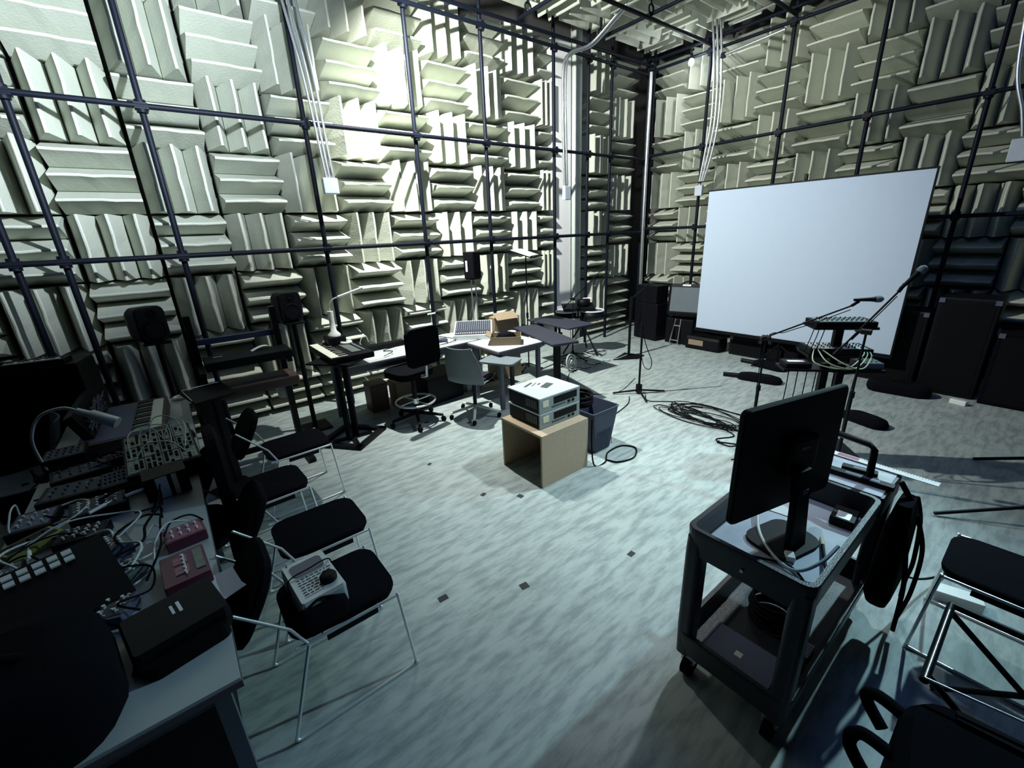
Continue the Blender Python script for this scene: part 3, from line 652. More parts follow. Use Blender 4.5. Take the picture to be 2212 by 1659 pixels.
t = thing('rack_keyboard', 'reddish brown keyboard on the lower arms of the rack', 'keyboard', (.44, 4.30, .796), 0); MB().box((0, 0, .04), (.66, .32, .08), bev=.01).build('body', M['woodin'], t); MB().box((.1, -.02, .0815), (.40, .05, .002)).build('control_strip', M['bluem'], t)
t = thing('folded_leaflet', 'white curled leaflet lying on the upper rack keyboard', 'paper', (.50, 4.42, 1.108), R(8)); MB().loft([[Vector((x, -.03, .004+.02*math.sin(x*20))), Vector((x, .03, .004+.02*math.sin(x*20))), Vector((x, .03, .007+.02*math.sin(x*20))), Vector((x, -.03, .007+.02*math.sin(x*20)))] for x in [-.12+.02*i for i in range(13)]]).build('leaf', M['paper'], t)
t = thing('white_bucket', 'white tub holding small parts, hanging on the right column of the rack', 'bucket', (.70, 4.62, .56)); MB().loft([[Vector((r_*math.cos(a*.3142), r_*math.sin(a*.3142), z_)) for a in range(20)] for r_, z_ in ((.062, 0), (.078, .13), (.072, .13), (.058, .01))], cap=False, smooth=True).add([Vector((.06*math.cos(a*.3142), .06*math.sin(a*.3142), .005)) for a in range(20)], [tuple(range(20))]).build('tub', M['whitep'], t)
MB().tube([(.02, .03, .02), (-.01, -.01, .15)], .012).tube([(-.02, 0, .02), (.02, .03, .14)], .010).build('contents', M['steel'], t); MB().tube(spl([(-.077, 0, .12), (0, .05, .20), (.077, 0, .12)]), .003).build('bail_handle', M['steel'], t)
# small black pedestal between tables and rack
t = thing('laptop_stand', 'black sloping stand on a thick double column behind the third chair', 'stand', (.06, 4.06, 0), R(20))
MB().box((-.03, .03, .44), (.09, .07, .84)).build('column', M['blackm'], t); MB().box((.07, .03, .42), (.05, .05, .80)).build('column', M['blackm'], t)
MB().box((.03, .03, .015), (.28, .24, .03)).build('base', M['blackm'], t); MB().box((.02, 0, .90), (.30, .24, .02), rot=(R(12), 0, 0)).build('desk', M['black'], t)
MB().tube([(-.14, -.10, .905), (-.12, .10, .95), (.14, .08, .945)], .004).build('wire_rest', M['steel'], t)

# ------------------------------------------------------------------ things on the left tables
T = .741
def knobs(mb, x0, x1, y0, y1, z, nx, ny, r=.006, h=.014, seed=1, p=1.):
    q = random.Random(seed)
    for i in range(nx):
        for j in range(ny):
            if q.random() <= p: mb.cyl((x0+(x1-x0)*(i+.5)/nx, y0+(y1-y0)*(j+.5)/ny, z), (x0+(x1-x0)*(i+.5)/nx, y0+(y1-y0)*(j+.5)/ny, z+h), r, n=7)
    return mb
def gadget(name, label, cat, loc, rz, w, d, h, m, pm=None, kn=(3, 2), km='black', slope=0, leds=0, group=None, bev=.006):
    t = thing(name, label, cat, loc, R(rz), group)
    MB().box((0, 0, h/2), (w, d, h), bev=bev).build('body', M[m], t)
    if pm: MB().box((0, 0, h+.0008), (w*.86, d*.8, .0016)).build('faceplate', M[pm], t)
    if kn: knobs(MB(), -w*.4, w*.4, -d*.35, d*.35, h+.001, *kn, seed=int(w*1e4)).build('knobs', M[km], t)
    if leds:
        q = random.Random(leds); b = MB()
        for k in range(leds): b.box((q.uniform(-w*.4, w*.4), q.uniform(-d*.38, d*.38), h+.003), (.008, .004, .004))
        b.build('indicators', M['whitep'], t)
    return t
for i, (y, m_) in enumerate(((1.75, 'black'), (2.50, 'black'))):
    t = thing('storage_case', ['black case under the near end of the left table', 'black case under the middle of the left table'][i], 'case', (-.47, y, 0)); MB().box((0, 0, .33), (.58, .66, .66), bev=.02).build('body', M[m_], t); MB().box((.292, 0, .4), (.008, .12, .04)).build('latch', M['legm'], t)  # invented boxes that keep the space under the table dark
# pedals at the table edge
t = gadget('effects_pedal', 'magenta effects pedal with white switches, nearer of the two red pedals', 'pedal', (-.20, 1.95, T), 4, .15, .22, .055, 'red', None, (1, 5), 'whitep')
MB().box((-.01, .045, .0565), (.045, .055, .003)).box((-.01, -.03, .0565), (.045, .055, .003)).build('pink_panel', M['redl'], t); MB().box((.05, .01, .057), (.03, .15, .004)).build('switch_strip', M['panel'], t)
t = gadget('effects_pedal', 'smaller pink and magenta effects pedal, farther of the two red pedals', 'pedal', (-.19, 2.235, T), 6, .15, .13, .05, 'red', 'redl', (4, 2), 'whitep')
MB().tube(spl([(-.07, .0, .06), (-.03, .06, .085), (.04, .07, .08), (.08, .03, .05)]), .004).build('patch_lead', M['black'], t)
t = gadget('effects_processor', 'wide black floor processor with two pale strips at the near end of table', 'pedal', (-.235, 1.63, T), 12, .27, .23, .09, 'black', None, None, bev=.02)
MB().box((.0, .02, .0915), (.008, .05, .002)).box((.02, .02, .0915), (.010, .06, .002)).build('pale_marks', M['led'] if False else M['whitep'], t)
MB().loft([[Vector((a, b-.11, zz)) for a, b in rrect(.23, .08, .03)] for zz in (.0, .05)]).build('rocker', M['rubber'], t)
t = thing('loose_papers', 'pale papers hanging over the table edge beside the floor processor', 'paper', (-.095, 1.80, T+.001), R(8)); MB().box((0, 0, .001), (.11, .16, .002)).box((.012, -.04, .003), (.08, .10, .002), rot=(0, 0, R(14))).build('sheets', M['paper'], t)
# big dark bag at near end, tilted black synthesizer, dark module case
t = thing('black_bag', 'large soft black bag slumped over the near end of the left table', 'bag', (-.66, 1.52, T), R(10))
MB().loft([[Vector((a*f, b*f, zz)) for a, b in rrect(.56, .52, .14, 6)] for zz, f in ((0, .92), (.05, 1.02), (.14, 1.0), (.20, .88), (.225, .6))], smooth=True).build('bag_body', M['soft'], t)
MB().tube(spl([(-.12, -.1, .22), (-.06, -.08, .27), (.06, -.02, .27), (.12, 0, .22)]), .012).build('carry_handle', M['soft'], t)
MB().tube(spl([(.24, .2, .12), (.30, .22, .02), (.33, .1, .01), (.30, -.05, .01)]), .008).build('strap', M['soft'], t)
t = thing('desktop_synthesizer', 'dark grey tilted synthesizer with a row of white buttons, behind the bag', 'synthesizer', (-.64, 2.02, T), R(16))
MB().loft([[Vector((x, y, z)) for y, z in ((-.17, 0), (-.17, .05), (.17, .16), (.17, 0))] for x in (-.25, .25)]).build('body', M['black'], t)
m = MB()
for r_ in range(2):
    for k in range(7): m.box((-.10+.04*k, .10+.035*r_, .146+.011*r_), (.028, .022, .008), rot=(R(18), 0, 0))
m.build('white_buttons', M['whitep'], t)
MB().box((-.20, .12, .15), (.08, .09, .008), rot=(R(18), 0, 0)).build('yellow_panel', M['yellow'], t)
t = gadget('yellow_pedal', 'yellow green effects pedal among the cables, left of the red pedals', 'pedal', (-.74, 2.62, T), 35, .20, .10, .055, 'yellow', 'black', (3, 1))
for i, a in enumerate([
 ('patch_module', 'dark blue module box with ports, in the middle of the left table', (-.47, 2.34, T), 15, .17, .14, .06, 'bluem', 'panel', (4, 4)),
 ('patch_module', 'black module box with tiny white lights near the table centre', (-.56, 2.55, T), -10, .18, .13, .05, 'black', 'black', (4, 3)),
 ('patch_module', 'small grey circuit box beside the magenta pedals', (-.40, 2.10, T), 30, .13, .11, .045, 'panel', 'ink', (4, 3)),
 ('patch_module', 'dark module with metal knobs at the left end of the cable tangle', (-.78, 2.36, T), 10, .14, .18, .06, 'black', 'panel', (3, 4)),
 ('patch_module', 'black mixer box half buried under cables near the silver books', (-.52, 2.80, T), 5, .22, .18, .06, 'black', 'ink', (5, 4)),
 ('patch_module', 'flat black box at the far left edge of the first table', (-.76, 2.85, T), -5, .16, .20, .05, 'black', 'bluem', (3, 3)),
 ('patch_module', 'purple black tuner box near the bag and the cables', (-.42, 1.88, T), -20, .11, .13, .045, 'bluem', 'ink', (2, 3))]):
    gadget(a[0], a[1], 'module', a[2], a[3], a[4], a[5], a[6], a[7], a[8], a[9], 'silver', leds=9+i)
for i, a in enumerate(((-.63, 3.32, 8, .26, .18, .07), (-.62, 3.08, -6, .30, .20, .06), (-.46, 3.02, 4, .12, .22, .08), (-.72, 3.62, 0, .20, .20, .10), (-.52, 3.46, 12, .14, .12, .05))):
    gadget('patch_module', ['black module left of the modular synthesizer, second from the table gap', 'wide black module at the gap between the tables', 'narrow black module touching the silver and cream box', 'black module by the silver lamp base', 'small black module between lamp and modular synthesizer'][i], 'module', (a[0], a[1], T), a[2], a[3], a[4], a[5], 'black', 'ink', (5, 3), 'legm', leds=5)
q = random.Random(11)
def tangle(n, x0, x1, y0, y1, ms, rs, label, group, z0=T+.008, zr=.09, name='cable'):
    for i in range(n):
        x, y = q.uniform(x0, x1), q.uniform(y0, y1); a = q.uniform(0, 6.28); L = q.uniform(.10, .2); pts = []
        for k in range(6):
            pts.append((min(max(x, x0-.03), x1+.03), min(max(y, y0-.03), y1+.03), z0+q.uniform(.3, 1)*zr if 0 < k < 5 else z0+.02)); a += q.uniform(-1.3, 1.3); x += L*math.cos(a); y += L*math.sin(a)
        m = ms[i % len(ms)]; o = MB().tube(spl(pts, 7), q.uniform(*rs), 6).build(name, M[m]); tag(o, label[i % len(label)], 'cable', group[i % len(group)])
tangle(8, -.80, -.34, 1.95, 2.95, ['cablew'], (.004, .0055), ['white patch cable in the tangle on the left foreground table'], ['white cables tangled on the left table'])
tangle(26, -.82, -.30, 1.85, 3.45, ['rubber'], (.004, .006), ['black patch cable in the tangle on the left foreground table'], ['black cables tangled on the left table'])
cable([(-.17, 2.28, T+.07), (-.24, 2.26, T+.10), (-.29, 2.18, T+.07), (-.31, 2.05, T+.03), (-.40, 1.98, T+.03), (-.50, 1.95, T+.06)], .0042, M['cablew'], 'single white lead curving from the small magenta pedal into the cables')
cable([(-.35, 2.24, T+.02), (-.30, 2.36, T+.06), (-.26, 2.32, T+.02), (-.30, 2.20, T+.02), (-.40, 2.12, T+.05)], .0042, M['cablew'], 'thin white lead looping between module boxes and the magenta pedals')
for i, (x, y, a) in enumerate(((-.62, 2.16, 60), (-.50, 2.68, 40), (-.36, 2.74, 20), (-.70, 2.42, 100))):
    t = thing('slim_jack_plug', ['bright slim plug lying across the cables, nearest one', 'bright slim plug pointing toward the silver books', 'bright slim plug right beside the silver books', 'bright slim plug left of the dark blue module'][i], 'plug', (x, y, T+.085), R(a), 'bright plugs in the cable tangle')
    MB().cyl((-.045, 0, 0), (.03, 0, 0), .008).build('sleeve', M['whitep'], t); MB().cyl((.03, 0, 0), (.06, 0, 0), .004).build('tip', M['steel'], t)
t = thing('box_file', 'dark box with silver and cream spines standing between the two tables', 'box', (-.24, 2.82, T), R(5)); MB().box((0, 0, .065), (.19, .16, .13), bev=.004).build('box', M['black'], t); MB().box((-.02, -.082, .065), (.05, .004, .12)).build('silver_spine', M['silver'], t); MB().box((.035, -.082, .065), (.022, .004, .12)).build('cream_spine', M['cream'], t)
# modular synth case with patch cables
t = thing('modular_synthesizer', 'open modular synthesizer panel covered in knobs, on black case behind the silver box', 'synthesizer', (-.245, 3.18, T), R(3))
MB().loft([[Vector((x, y, z)) for y, z in ((-.25, 0), (-.25, .10), (.25, .16), (.25, 0))] for x in (-.17, .17)]).build('case', M['black'], t)
m = MB(); k_ = MB(); jj = MB(); qq = random.Random(5)
for i in range(4):
    for j in range(3):
        y = -.16+.16*j; z = .1315+.12*y; m.box((-.122+.081*i, y, z), (.076, .15, .004), rot=(R(6.8), 0, 0))
        for a in range(3):
            for b in range(5):
                yy = y-.058+.029*b; zz = .1335+.12*yy; xx = -.122+.081*i-.024+.024*a
                if qq.random() < .5: k_.cyl((xx, yy, zz), (xx, yy, zz+.014), .008, n=8)
                else: jj.cyl((xx, yy, zz), (xx, yy, zz+.003), .0055, n=8)
m.build('module_panels', M['panel'], t); k_.build('knobs', M['black'], t); jj.build('jacks', M['silver'], t)
for i, pp in enumerate(([(-.13, -.1, .14), (-.12, .0, .25), (-.03, .10, .24), (.03, .04, .15)], [(-.05, .05, .15), (.0, .16, .27), (.10, .12, .25), (.13, -.05, .15)], [(.02, .1, .15), (.08, .16, .24), (.14, .08, .22), (.12, -.12, .14)], [(-.1, .05, .15), (-.06, .14, .23), (.05, .12, .22), (.06, -.02, .15)], [(-.12, -.18, .13), (-.05, -.12, .21), (.06, -.14, .20), (.12, -.18, .13)])):
    cable([Vector((-.245, 3.18, T))+Vector(v_) for v_ in pp], .0035, M['cabley'], 'pale green patch cable arching over the modular synthesizer panel', 'patch cables on the modular synthesizer', name='patch_cable')
gadget('small_recorder', 'small black box at right edge behind the modular synthesizer', 'device', (-.14, 3.60, T), 6, .13, .07, .04, 'black', None, (2, 1), 'silver')
# brown keyboard synthesizer
t = thing('wooden_synthesizer', 'brown wooden synthesizer with short ivory keyboard on the second table', 'synthesizer', (-.44, 4.08, T), R(-2))
MB().box((0, 0, .045), (.46, .86, .09), bev=.005).build('wooden_case', M['woodin'], t)
MB().box((-.03, 0, .0915), (.36, .80, .003)).build('control_panel', M['bluem'], t)
k1 = MB(); k2 = MB()
for i in range(19):
    k1.box((.135, -.38+.038*i+.02, .098), (.15, .0365, .012))
    if i % 7 in (0, 1, 3, 4, 5): k2.box((.098, -.38+.038*(i+1), .108), (.095, .026, .012))
k1.build('white_keys', M['keyw'], t); k2.build('black_keys', M['keyb'], t)
b = MB().box((-.20, .05, .17), (.05, .72, .20), rot=(0, R(-20), 0)).build('patch_panel', M['black'], t)
knobs(MB(), -.1, .1, -.30, .36, 0, 6, 14, .006, .02, 4, .6)
m = MB(); qq = random.Random(8)
for i in range(60): m.cyl((-.175+.03*qq.random(), -.28+.66*qq.random(), .10+.15*qq.random()), (-.16+.03*qq.random(), -.28+.66*qq.random(), .10+.15*qq.random()), .004, n=6)
m.build('patch_leads', M['legm'], b)
t = thing('silver_desk_lamp', 'silver gooseneck lamp with cylindrical head bending over the left table', 'lamp', (-.80, 3.52, T))
MB().lathe([(.07, 0), (.07, .015), (.02, .03), (.012, .05)]).build('base', M['black'], t)
MB().tube(spl([(0, 0, .04), (-.02, .05, .22), (.03, .12, .34), (.14, .12, .37), (.22, .08, .33)]), .009, 8).build('gooseneck', M['steel'], t)
MB().tube([(.20, .09, .345), (.26, .06, .31), (.26, .06, .31), (.37, .0, .24)], [.018, .022, .032, .036], 14).build('lamp_head', M['silver'], t)
t = thing('roll_of_tape', 'white tape roll on the far right corner of the second table', 'tape roll', (-.12, 4.66, T)); MB().torus((0, 0, .014), .045, .014).build('roll', M['whitep'], t)
# gear behind the tables
t = thing('guitar_amplifier', 'big black amplifier cabinet behind the far end of the second table', 'amplifier', (-1.02, 4.86, 0), R(-12)); MB().box((0, 0, .60), (.80, .34, 1.20), bev=.02).build('cabinet', M['black'], t); MB().box((0, -.172, .60), (.72, .006, 1.1)).build('grille_cloth', M['rubber'], t); MB().box((0, .06, 1.215), (.3, .05, .03)).build('handle', M['rubber'], t)
t = thing('mini_keyboard', 'small keyboard with short white keys on top of the black amplifier', 'keyboard', (-.90, 4.78, 1.201), R(-10)); MB().box((0, 0, .018), (.36, .17, .036), bev=.004).build('body', M['black'], t); keys(t, .32, .06, .038, 15, 0, -.045)
t = thing('headphones', 'black headphones resting on the amplifier next to the small keyboard', 'headphones', (-1.24, 4.92, 1.20), R(30)); MB().tube(spl([(-.09, 0, .06), (-.08, 0, .16), (0, 0, .21), (.08, 0, .16), (.09, 0, .06)]), .010).build('headband', M['black'], t)
for sx in (-1, 1): MB().cyl((sx*.085, 0, .05), (sx*.06, 0, .05), .045, n=16).build('ear_cup', M['black'], t)
# grey shell chair behind table
def shell_chair(label, loc, rz, shell='shell', arms=False):
    t = thing('shell_chair', label, 'chair', loc, R(rz), 'moulded shell chairs on castors')
    m = MB(); rings = []
    for u in range(13):
        f = u/12
        if f < .5: y = .21-.40*(f/.5); z = .455-.02*math.sin(f*2*math.pi) ; n_ = Vector((0, 0, 1))
        else:
            g_ = (f-.5)/.5; y = -.19-.10*g_; z = .455+.42*g_**.9; n_ = Vector((0, .97, .2))
        w_ = .22-.02*math.cos(f*6)-.04*max(0, f-.8)/.2
        rings.append([Vector((w_*math.cos(a), y, z))+n_*(.035*abs(math.cos(a))**2) for a in [math.pi*k/10 for k in range(11)]]+[Vector((w_*math.cos(a)*.97, y, z))+n_*(.035*abs(math.cos(a))**2-.010) for a in [math.pi*k/10 for k in range(10, -1, -1)]])
    m.loft(rings, smooth=True); m.build('seat_shell', M[shell], t)
    MB().cyl((0, 0, .10), (0, 0, .44), .022).build('gas_column', M['blackm'], t)
    b = MB()
    for k in range(5):
        a = R(72*k+10); b.tube([(0, 0, .13), (.29*math.cos(a), .29*math.sin(a), .075)], [.020, .014], 8)
    b.build('star_base', M['shellw'], t)
    for k in range(5):
        a = R(72*k+10); MB().cyl((.29*math.cos(a)-.012, .29*math.sin(a), .028), (.29*math.cos(a)+.012, .29*math.sin(a), .028), .028, n=12).build('castor', M['rubber'], t)
    return t
shell_chair('grey shell chair behind the left table, mostly hidden in the dark', (-1.12, 4.35, 0), 100)
c = shell_chair('grey shell chair on castors in front of the small table', (2.52, 3.98, 0), -35+180+150)
MB().prism(rrect(.38, .36, .08), .462, .49).build('seat_pad', M['seatg'], c, loc=(0, .01, .0))
MB().loft([[Vector((sx*.235+a, .0+b, zz)) for a, b in rrect(.035, .24, .015)] for zz in (.62, .645)] if False else [[Vector((a, b, zz)) for a, b in rrect(.42, .30, .05)] for zz in (.655, .675)]).build('writing_tablet', M['shell'], c, loc=(.30, .12, 0))
# black office drafting chair
t = thing('drafting_chair', 'black office chair with chrome foot ring, pushed up to the long desk', 'chair', (1.93, 4.30, 0), R(12))
MB().prism(rrect(.46, .44, .12), .56, .63).build('seat', M['soft'], t, loc=(0, .06, 0))
MB().loft([[Vector((a, -.24+d, .92+b)) for a, b in rrect(.42, .40, .06)] for d in (-.02, .0, .025)]).build('backrest', M['soft'], t)
MB().tube([(0, -.26, .72), (0, -.25, .60), (0, -.05, .55)], .018, 8).build('back_bar', M['steel'], t)
MB().cyl((0, 0, .08), (0, 0, .56), .025).build('gas_column', M['blackm'], t)
f_ = MB().torus((0, 0, .26), .22, .012, n=36).build('foot_ring', M['chrome'], t); MB().tube([(-.22, 0, .26), (.22, 0, .26)], .008).tube([(0, -.22, .26), (0, .22, .26)], .008).cyl((0, 0, .23), (0, 0, .29), .035).build('ring_spokes', M['chrome'], f_)
b = MB()
for k in range(5):
    a = R(72*k+20); b.tube([(0, 0, .12), (.30*math.cos(a), .30*math.sin(a), .075)], [.024, .016], 8)
b.build('star_base', M['black'], t)
for k in range(5):
    a = R(72*k+20); MB().cyl((.30*math.cos(a)-.015, .30*math.sin(a), .03), (.30*math.cos(a)+.015, .30*math.sin(a), .03), .03, n=12).build('castor', M['rubber'], t)
# desk top items
for i, (x, y, a, w_, d_, lab) in enumerate(((1.72, 4.72, 10, .28, .20, 'white paper sheet beside the ivory-keyed keyboard'), (1.62, 4.90, -15, .20, .26, 'white paper further back on the desk by the tape roll'), (2.42, 4.72, 5, .22, .16, 'white paper right of the black office chair'))):
    t = thing('paper_sheet', lab, 'paper', (x, y, T), R(a)); MB().box((0, 0, .001), (w_, d_, .002)).build('sheet', M['paper'], t)
gadget('patch_module', 'black gadget on the long desk right of the office chair', 'module', (2.30, 4.90, T), 10, .20, .12, .05, 'black', 'panel', (5, 2), 'silver', leds=6)
gadget('patch_module', 'slim dark gadget on the long desk near the mixing console', 'module', (2.58, 4.80, T), -8, .18, .10, .04, 'bluem', 'ink', (4, 2), 'silver', leds=6)
gadget('desk_box', 'low black box along the back of the long desk', 'box', (1.95, 5.05, T), 0, .50, .12, .06, 'black', None, None)
for i, pp in enumerate(([(2.15, 4.95, .76), (2.25, 4.75, .77), (2.45, 4.85, .76), (2.6, 4.62, .76), (2.4, 4.58, .76)], [(1.75, 4.6, .76), (1.9, 4.7, .77), (1.85, 4.85, .76), (2.05, 4.9, .77)], [(2.5, 5.0, .76), (2.65, 4.9, .78), (2.75, 4.7, .76), (2.6, 4.6, .76)])):
    cable(pp, .005, M['rubber'], ['black lead winding over the desk right of the office chair', 'black lead on the desk left of the office chair', 'black lead on the desk in front of the mixer'][i])
t = thing('mixing_console', 'grey mixing console with rows of knobs at right end of the desk', 'mixer', (3.07, 4.76, T), R(-36))
MB().loft([[Vector((x, y, z)) for y, z in ((-.24, 0), (-.24, .06), (.24, .16), (.24, 0))] for x in (-.25, .25)]).build('case', M['silver'], t)
MB().box((0, 0, .1125), (.46, .44, .004), rot=(R(11.8), 0, 0)).build('panel', M['darkblue'], t)
m = MB(); f2 = MB()
for i in range(16):
    x = -.21+.028*i
    for j in range(9):
        y = -.10+.035*j; z = .1145+.208*y; m.cyl((x, y, z), (x, y, z+.012), .006, n=6)
    f2.box((x, -.19, .082), (.014, .022, .012))
m.build('knobs', M['boxgrey'], t); f2.build('faders', M['whitep'], t)
t = thing('card_box', 'open cardboard tray on the small table with a dark pouch inside', 'box', (3.13, 4.13, T), R(-40))
m = MB().box((0, 0, .004), (.36, .28, .008))
for sx in (-1, 1): m.box((sx*.18, 0, .05), (.006, .28, .10)); m.box((0, sx*.14, .05), (.36, .006, .10))
m.box((-.21, 0, .115), (.07, .27, .005), rot=(0, R(25), 0)).build('tray', M['card'], t)
o = MB().loft([[Vector((a*f, b*f, zz)) for a, b in rrect(.24, .20, .07)] for zz, f in ((0, .9), (.06, 1.0), (.11, .7))], smooth=True).build('dark_pouch', M['soft'], loc=(3.14, 4.14, T+.01)); tag(o, 'dark soft pouch lying inside the open cardboard tray', 'pouch')
t = thing('card_box', 'tall brown cardboard box standing behind the small table', 'box', (3.70, 4.96, 0), R(-8)); MB().box((0, 0, .45), (.40, .30, .90)).build('carton', M['card'], t); MB().box((-.05, -.20, .93), (.34, .16, .005), rot=(R(30), 0, 0)).build('flap', M['card'], t)
for i, (x, y, z_) in enumerate(((3.33, 5.02, T), (3.42, 4.38, T))):
    t = thing('roll_of_tape', ['white tape roll behind the mixing console', 'white tape roll at back of the small table'][i], 'tape roll', (x, y, z_)); MB().lathe([(.035, 0), (.055, 0), (.055, .06), (.035, .06), (.035, .0)], n=24).build('roll', M['whitep'], t)
t = thing('white_spot_lamp', 'thin white clip lamp behind the long desk by the mixer', 'lamp', (2.66, 5.12, T)); MB().cyl((0, 0, 0), (0, 0, .30), .005).build('stem', M['column'], t); MB().tube([(-.05, 0, .31), (.06, -.01, .315)], .010).build('lamp_head', M['whitep'], t); MB().cyl((0, 0, 0), (0, 0, .02), .04).build('base', M['whitep'], t)
# boxes stored under the long desk
for i, (x, y, w_, d_, h_, m_) in enumerate(((1.75, 5.02, .22, .22, .34, 'woodin'), (2.05, 5.0, .20, .22, .30, 'card'), (2.50, 4.85, .55, .42, .34, 'black'), (3.02, 4.9, .30, .30, .30, 'boxgrey'))):
    t = thing('storage_box', ['brown box under the desk left of the office chair legs', 'tan box under the desk behind the office chair', 'large black case under the desk right of the office chair', 'pale grey bin under the right end of the desk'][i], 'box', (x, y, 0), R(3*i)); MB().box((0, 0, h_/2), (w_, d_, h_), bev=.01).build('body', M[m_], t); MB().box((0, 0, h_+.006), (w_+.01, d_+.01, .012)).build('lid', M[m_], t)
# dark pads on stands
t = thing('padded_bench', 'long dark blue pad on square post, lower of the two dark pads', 'stand', (3.72, 4.10, 0), R(-16))
MB().box((0, 0, .745), (.36, 1.20, .03), bev=.01).build('pad', M['darkblue'], t); MB().box((.08, -.22, .36), (.07, .07, .73)).build('post', M['blackm'], t); MB().box((.08, -.22, .01), (.30, .36, .02)).build('base', M['blackm'], t); MB().box((.0, .0, .715), (.06, 1.0, .03)).build('rail', M['blackm'], t)
t = thing('laptop_table', 'square dark blue tabletop on a tripod, upper of the two dark pads', 'stand', (4.52, 4.62, 0), R(-4))
MB().box((0, 0, .72), (.50, .98, .022), bev=.006).build('top', M['darkblue'], t); tripod(t, .30, 40); MB().cyl((0, 0, .05), (0, 0, .71), .018).build('pole', M['blackm'], t); MB().cyl((0, 0, .5), (.03, 0, .56), .03).build('collar', M['blackm'], t)
# drum pads cluster
def drum(label, loc, r, h, m='blackm'):
    t = thing('drum', label, 'drum', loc); z = loc[2]
    MB().lathe([(r, 0), (r, h), (r-.01, h), (r-.012, h-.008), (0, h-.008)], n=30).build('shell', M['black'], t)
    MB().torus((0, 0, h), r, .013, n=36).build('hoop', M['whitep'], t)
    MB().lathe([(r-.012, h-.004), (r*.5, h-.003), (0, h-.003)], n=30).build('drum_head', M['bluem'], t)
    return t
t = thing('drum_rack', 'black crossed-leg stand holding the white-hooped drums by the column', 'stand', (5.42, 4.98, 0))
for a in (30, 150, 270): MB().tube([(0, 0, .52), (.34*math.cos(R(a)), .34*math.sin(R(a)), .01)], .013).build('leg', M['blackm'], t)
MB().cyl((0, 0, .3), (0, 0, .62), .018).build('pole', M['blackm'], t); MB().box((0, -.02, .625), (.9, .05, .03), rot=(0, 0, R(-35))).build('crossbar', M['blackm'], t)
drum('white-hooped drum pad, left one of the pair near the column', (5.18, 5.13, .64), .17, .10); drum('white-hooped drum pad, right one of the pair near the column', (5.50, 4.84, .64), .19, .10)
t = thing('drum_machine', 'black slanted drum machine above the white-hooped drums', 'device', (5.30, 4.97, .79), R(-38)); MB().box((0, 0, .02), (.52, .30, .04), rot=(R(10), 0, 0), bev=.008).build('body', M['black'], t); MB().cyl((0, 0, -.15), (0, 0, .0), .014).build('post', M['blackm'], t)
t = thing('snare_shell', 'small black drum lying on the slanted drum machine', 'drum', (5.38, 4.93, .835), R(0)); MB().lathe([(.10, 0), (.11, .02), (.11, .09), (.09, .10), (0, .10)], n=24).build('shell', M['black'], t); MB().tube([(.05+.09*math.cos(k*.25), .09*math.sin(k*.25)-.05, .10) for k in range(8)], .006).build('bright_rim', M['led'], t)  # emissive arc puts a painted glint on the rim
tangle(12, 4.5, 5.7, 4.3, 5.0, ['rubber', 'rubber', 'cablew'], (.005, .007), ['black cable heaped on the floor under the drum stand', 'dark cable heaped on the floor under the drum stand', 'pale cable heaped on the floor under the drum stand'], ['black floor cables under the drums', 'black floor cables under the drums again', 'pale floor cables under the drums'], z0=.006, zr=.03)
t = thing('cable_reel', 'clear plastic wheel of cable leaning under the dark pads', 'cable reel', (4.50, 4.35, .0), R(10)); MB().torus((0, 0, .15), .12, .012, rot=(R(80), 0, 0)).torus((0, 0, .15), .08, .012, rot=(R(80), 0, 0)).build('rim', M['column'], t); MB().cyl((0, -.02, .15), (0, .03, .15), .04).build('hub', M['column'], t)

# ------------------------------------------------------------------ far corner gear
t = thing('guitar_amplifier', 'tall black amplifier cabinet in the far corner', 'amplifier', (7.12, 4.78, 0), R(-100)); MB().box((0, 0, .34), (.56, .34, .68), bev=.015).build('cabinet', M['black'], t); MB().box((.0, .172, .34), (.5, .005, .6)).build('grille', M['rubber'], t)
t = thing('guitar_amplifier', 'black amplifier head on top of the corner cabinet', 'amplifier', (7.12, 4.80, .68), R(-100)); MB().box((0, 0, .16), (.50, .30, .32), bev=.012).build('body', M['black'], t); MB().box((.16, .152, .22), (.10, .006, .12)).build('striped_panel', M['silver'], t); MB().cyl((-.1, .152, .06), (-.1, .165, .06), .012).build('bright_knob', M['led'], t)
t = thing('combo_amplifier', 'black combo amplifier with grey grille, tilted, left of the screen', 'amplifier', (7.18, 4.12, .46), 0, rot=(R(0), R(8), R(14)))
MB().box((0, 0, .30), (.34, .62, .56), bev=.05).build('cabinet', M['black'], t); MB().box((-.172, 0, .31), (.006, .50, .42)).build('grille_cloth', M['grille'], t); MB().box((-.17, .0, .555), (.012, .14, .03)).build('badge', M['silver'], t); MB().tube(spl([(0, -.14, .58), (0, -.05, .62), (0, .05, .62), (0, .14, .58)]), .012).build('handle', M['rubber'], t)
t = thing('storage_box', 'black box carrying the tilted combo amplifier', 'box', (7.22, 4.14, 0)); MB().box((0, 0, .225), (.42, .52, .45), bev=.01).build('body', M['black'], t); MB().box((-.212, 0, .225), (.004, .46, .40)).build('front', M['rubber'], t)
t = thing('hand_truck', 'small pale metal hand truck frame leaning below the combo amplifier', 'hand truck', (6.92, 4.16, 0), 0, rot=(0, R(12), 0))
MB().tube([(0, -.07, .01), (0, -.05, .46)], .010).tube([(0, .09, .01), (0, .05, .46)], .010).tube([(0, -.06, .34), (0, .07, .34)], .010).tube([(0, -.07, .08), (0, .08, .08)], .010).build('frame', M['conduit'], t); MB().box((.05, 0, .008), (.10, .2, .012)).build('toe_plate', M['conduit'], t)
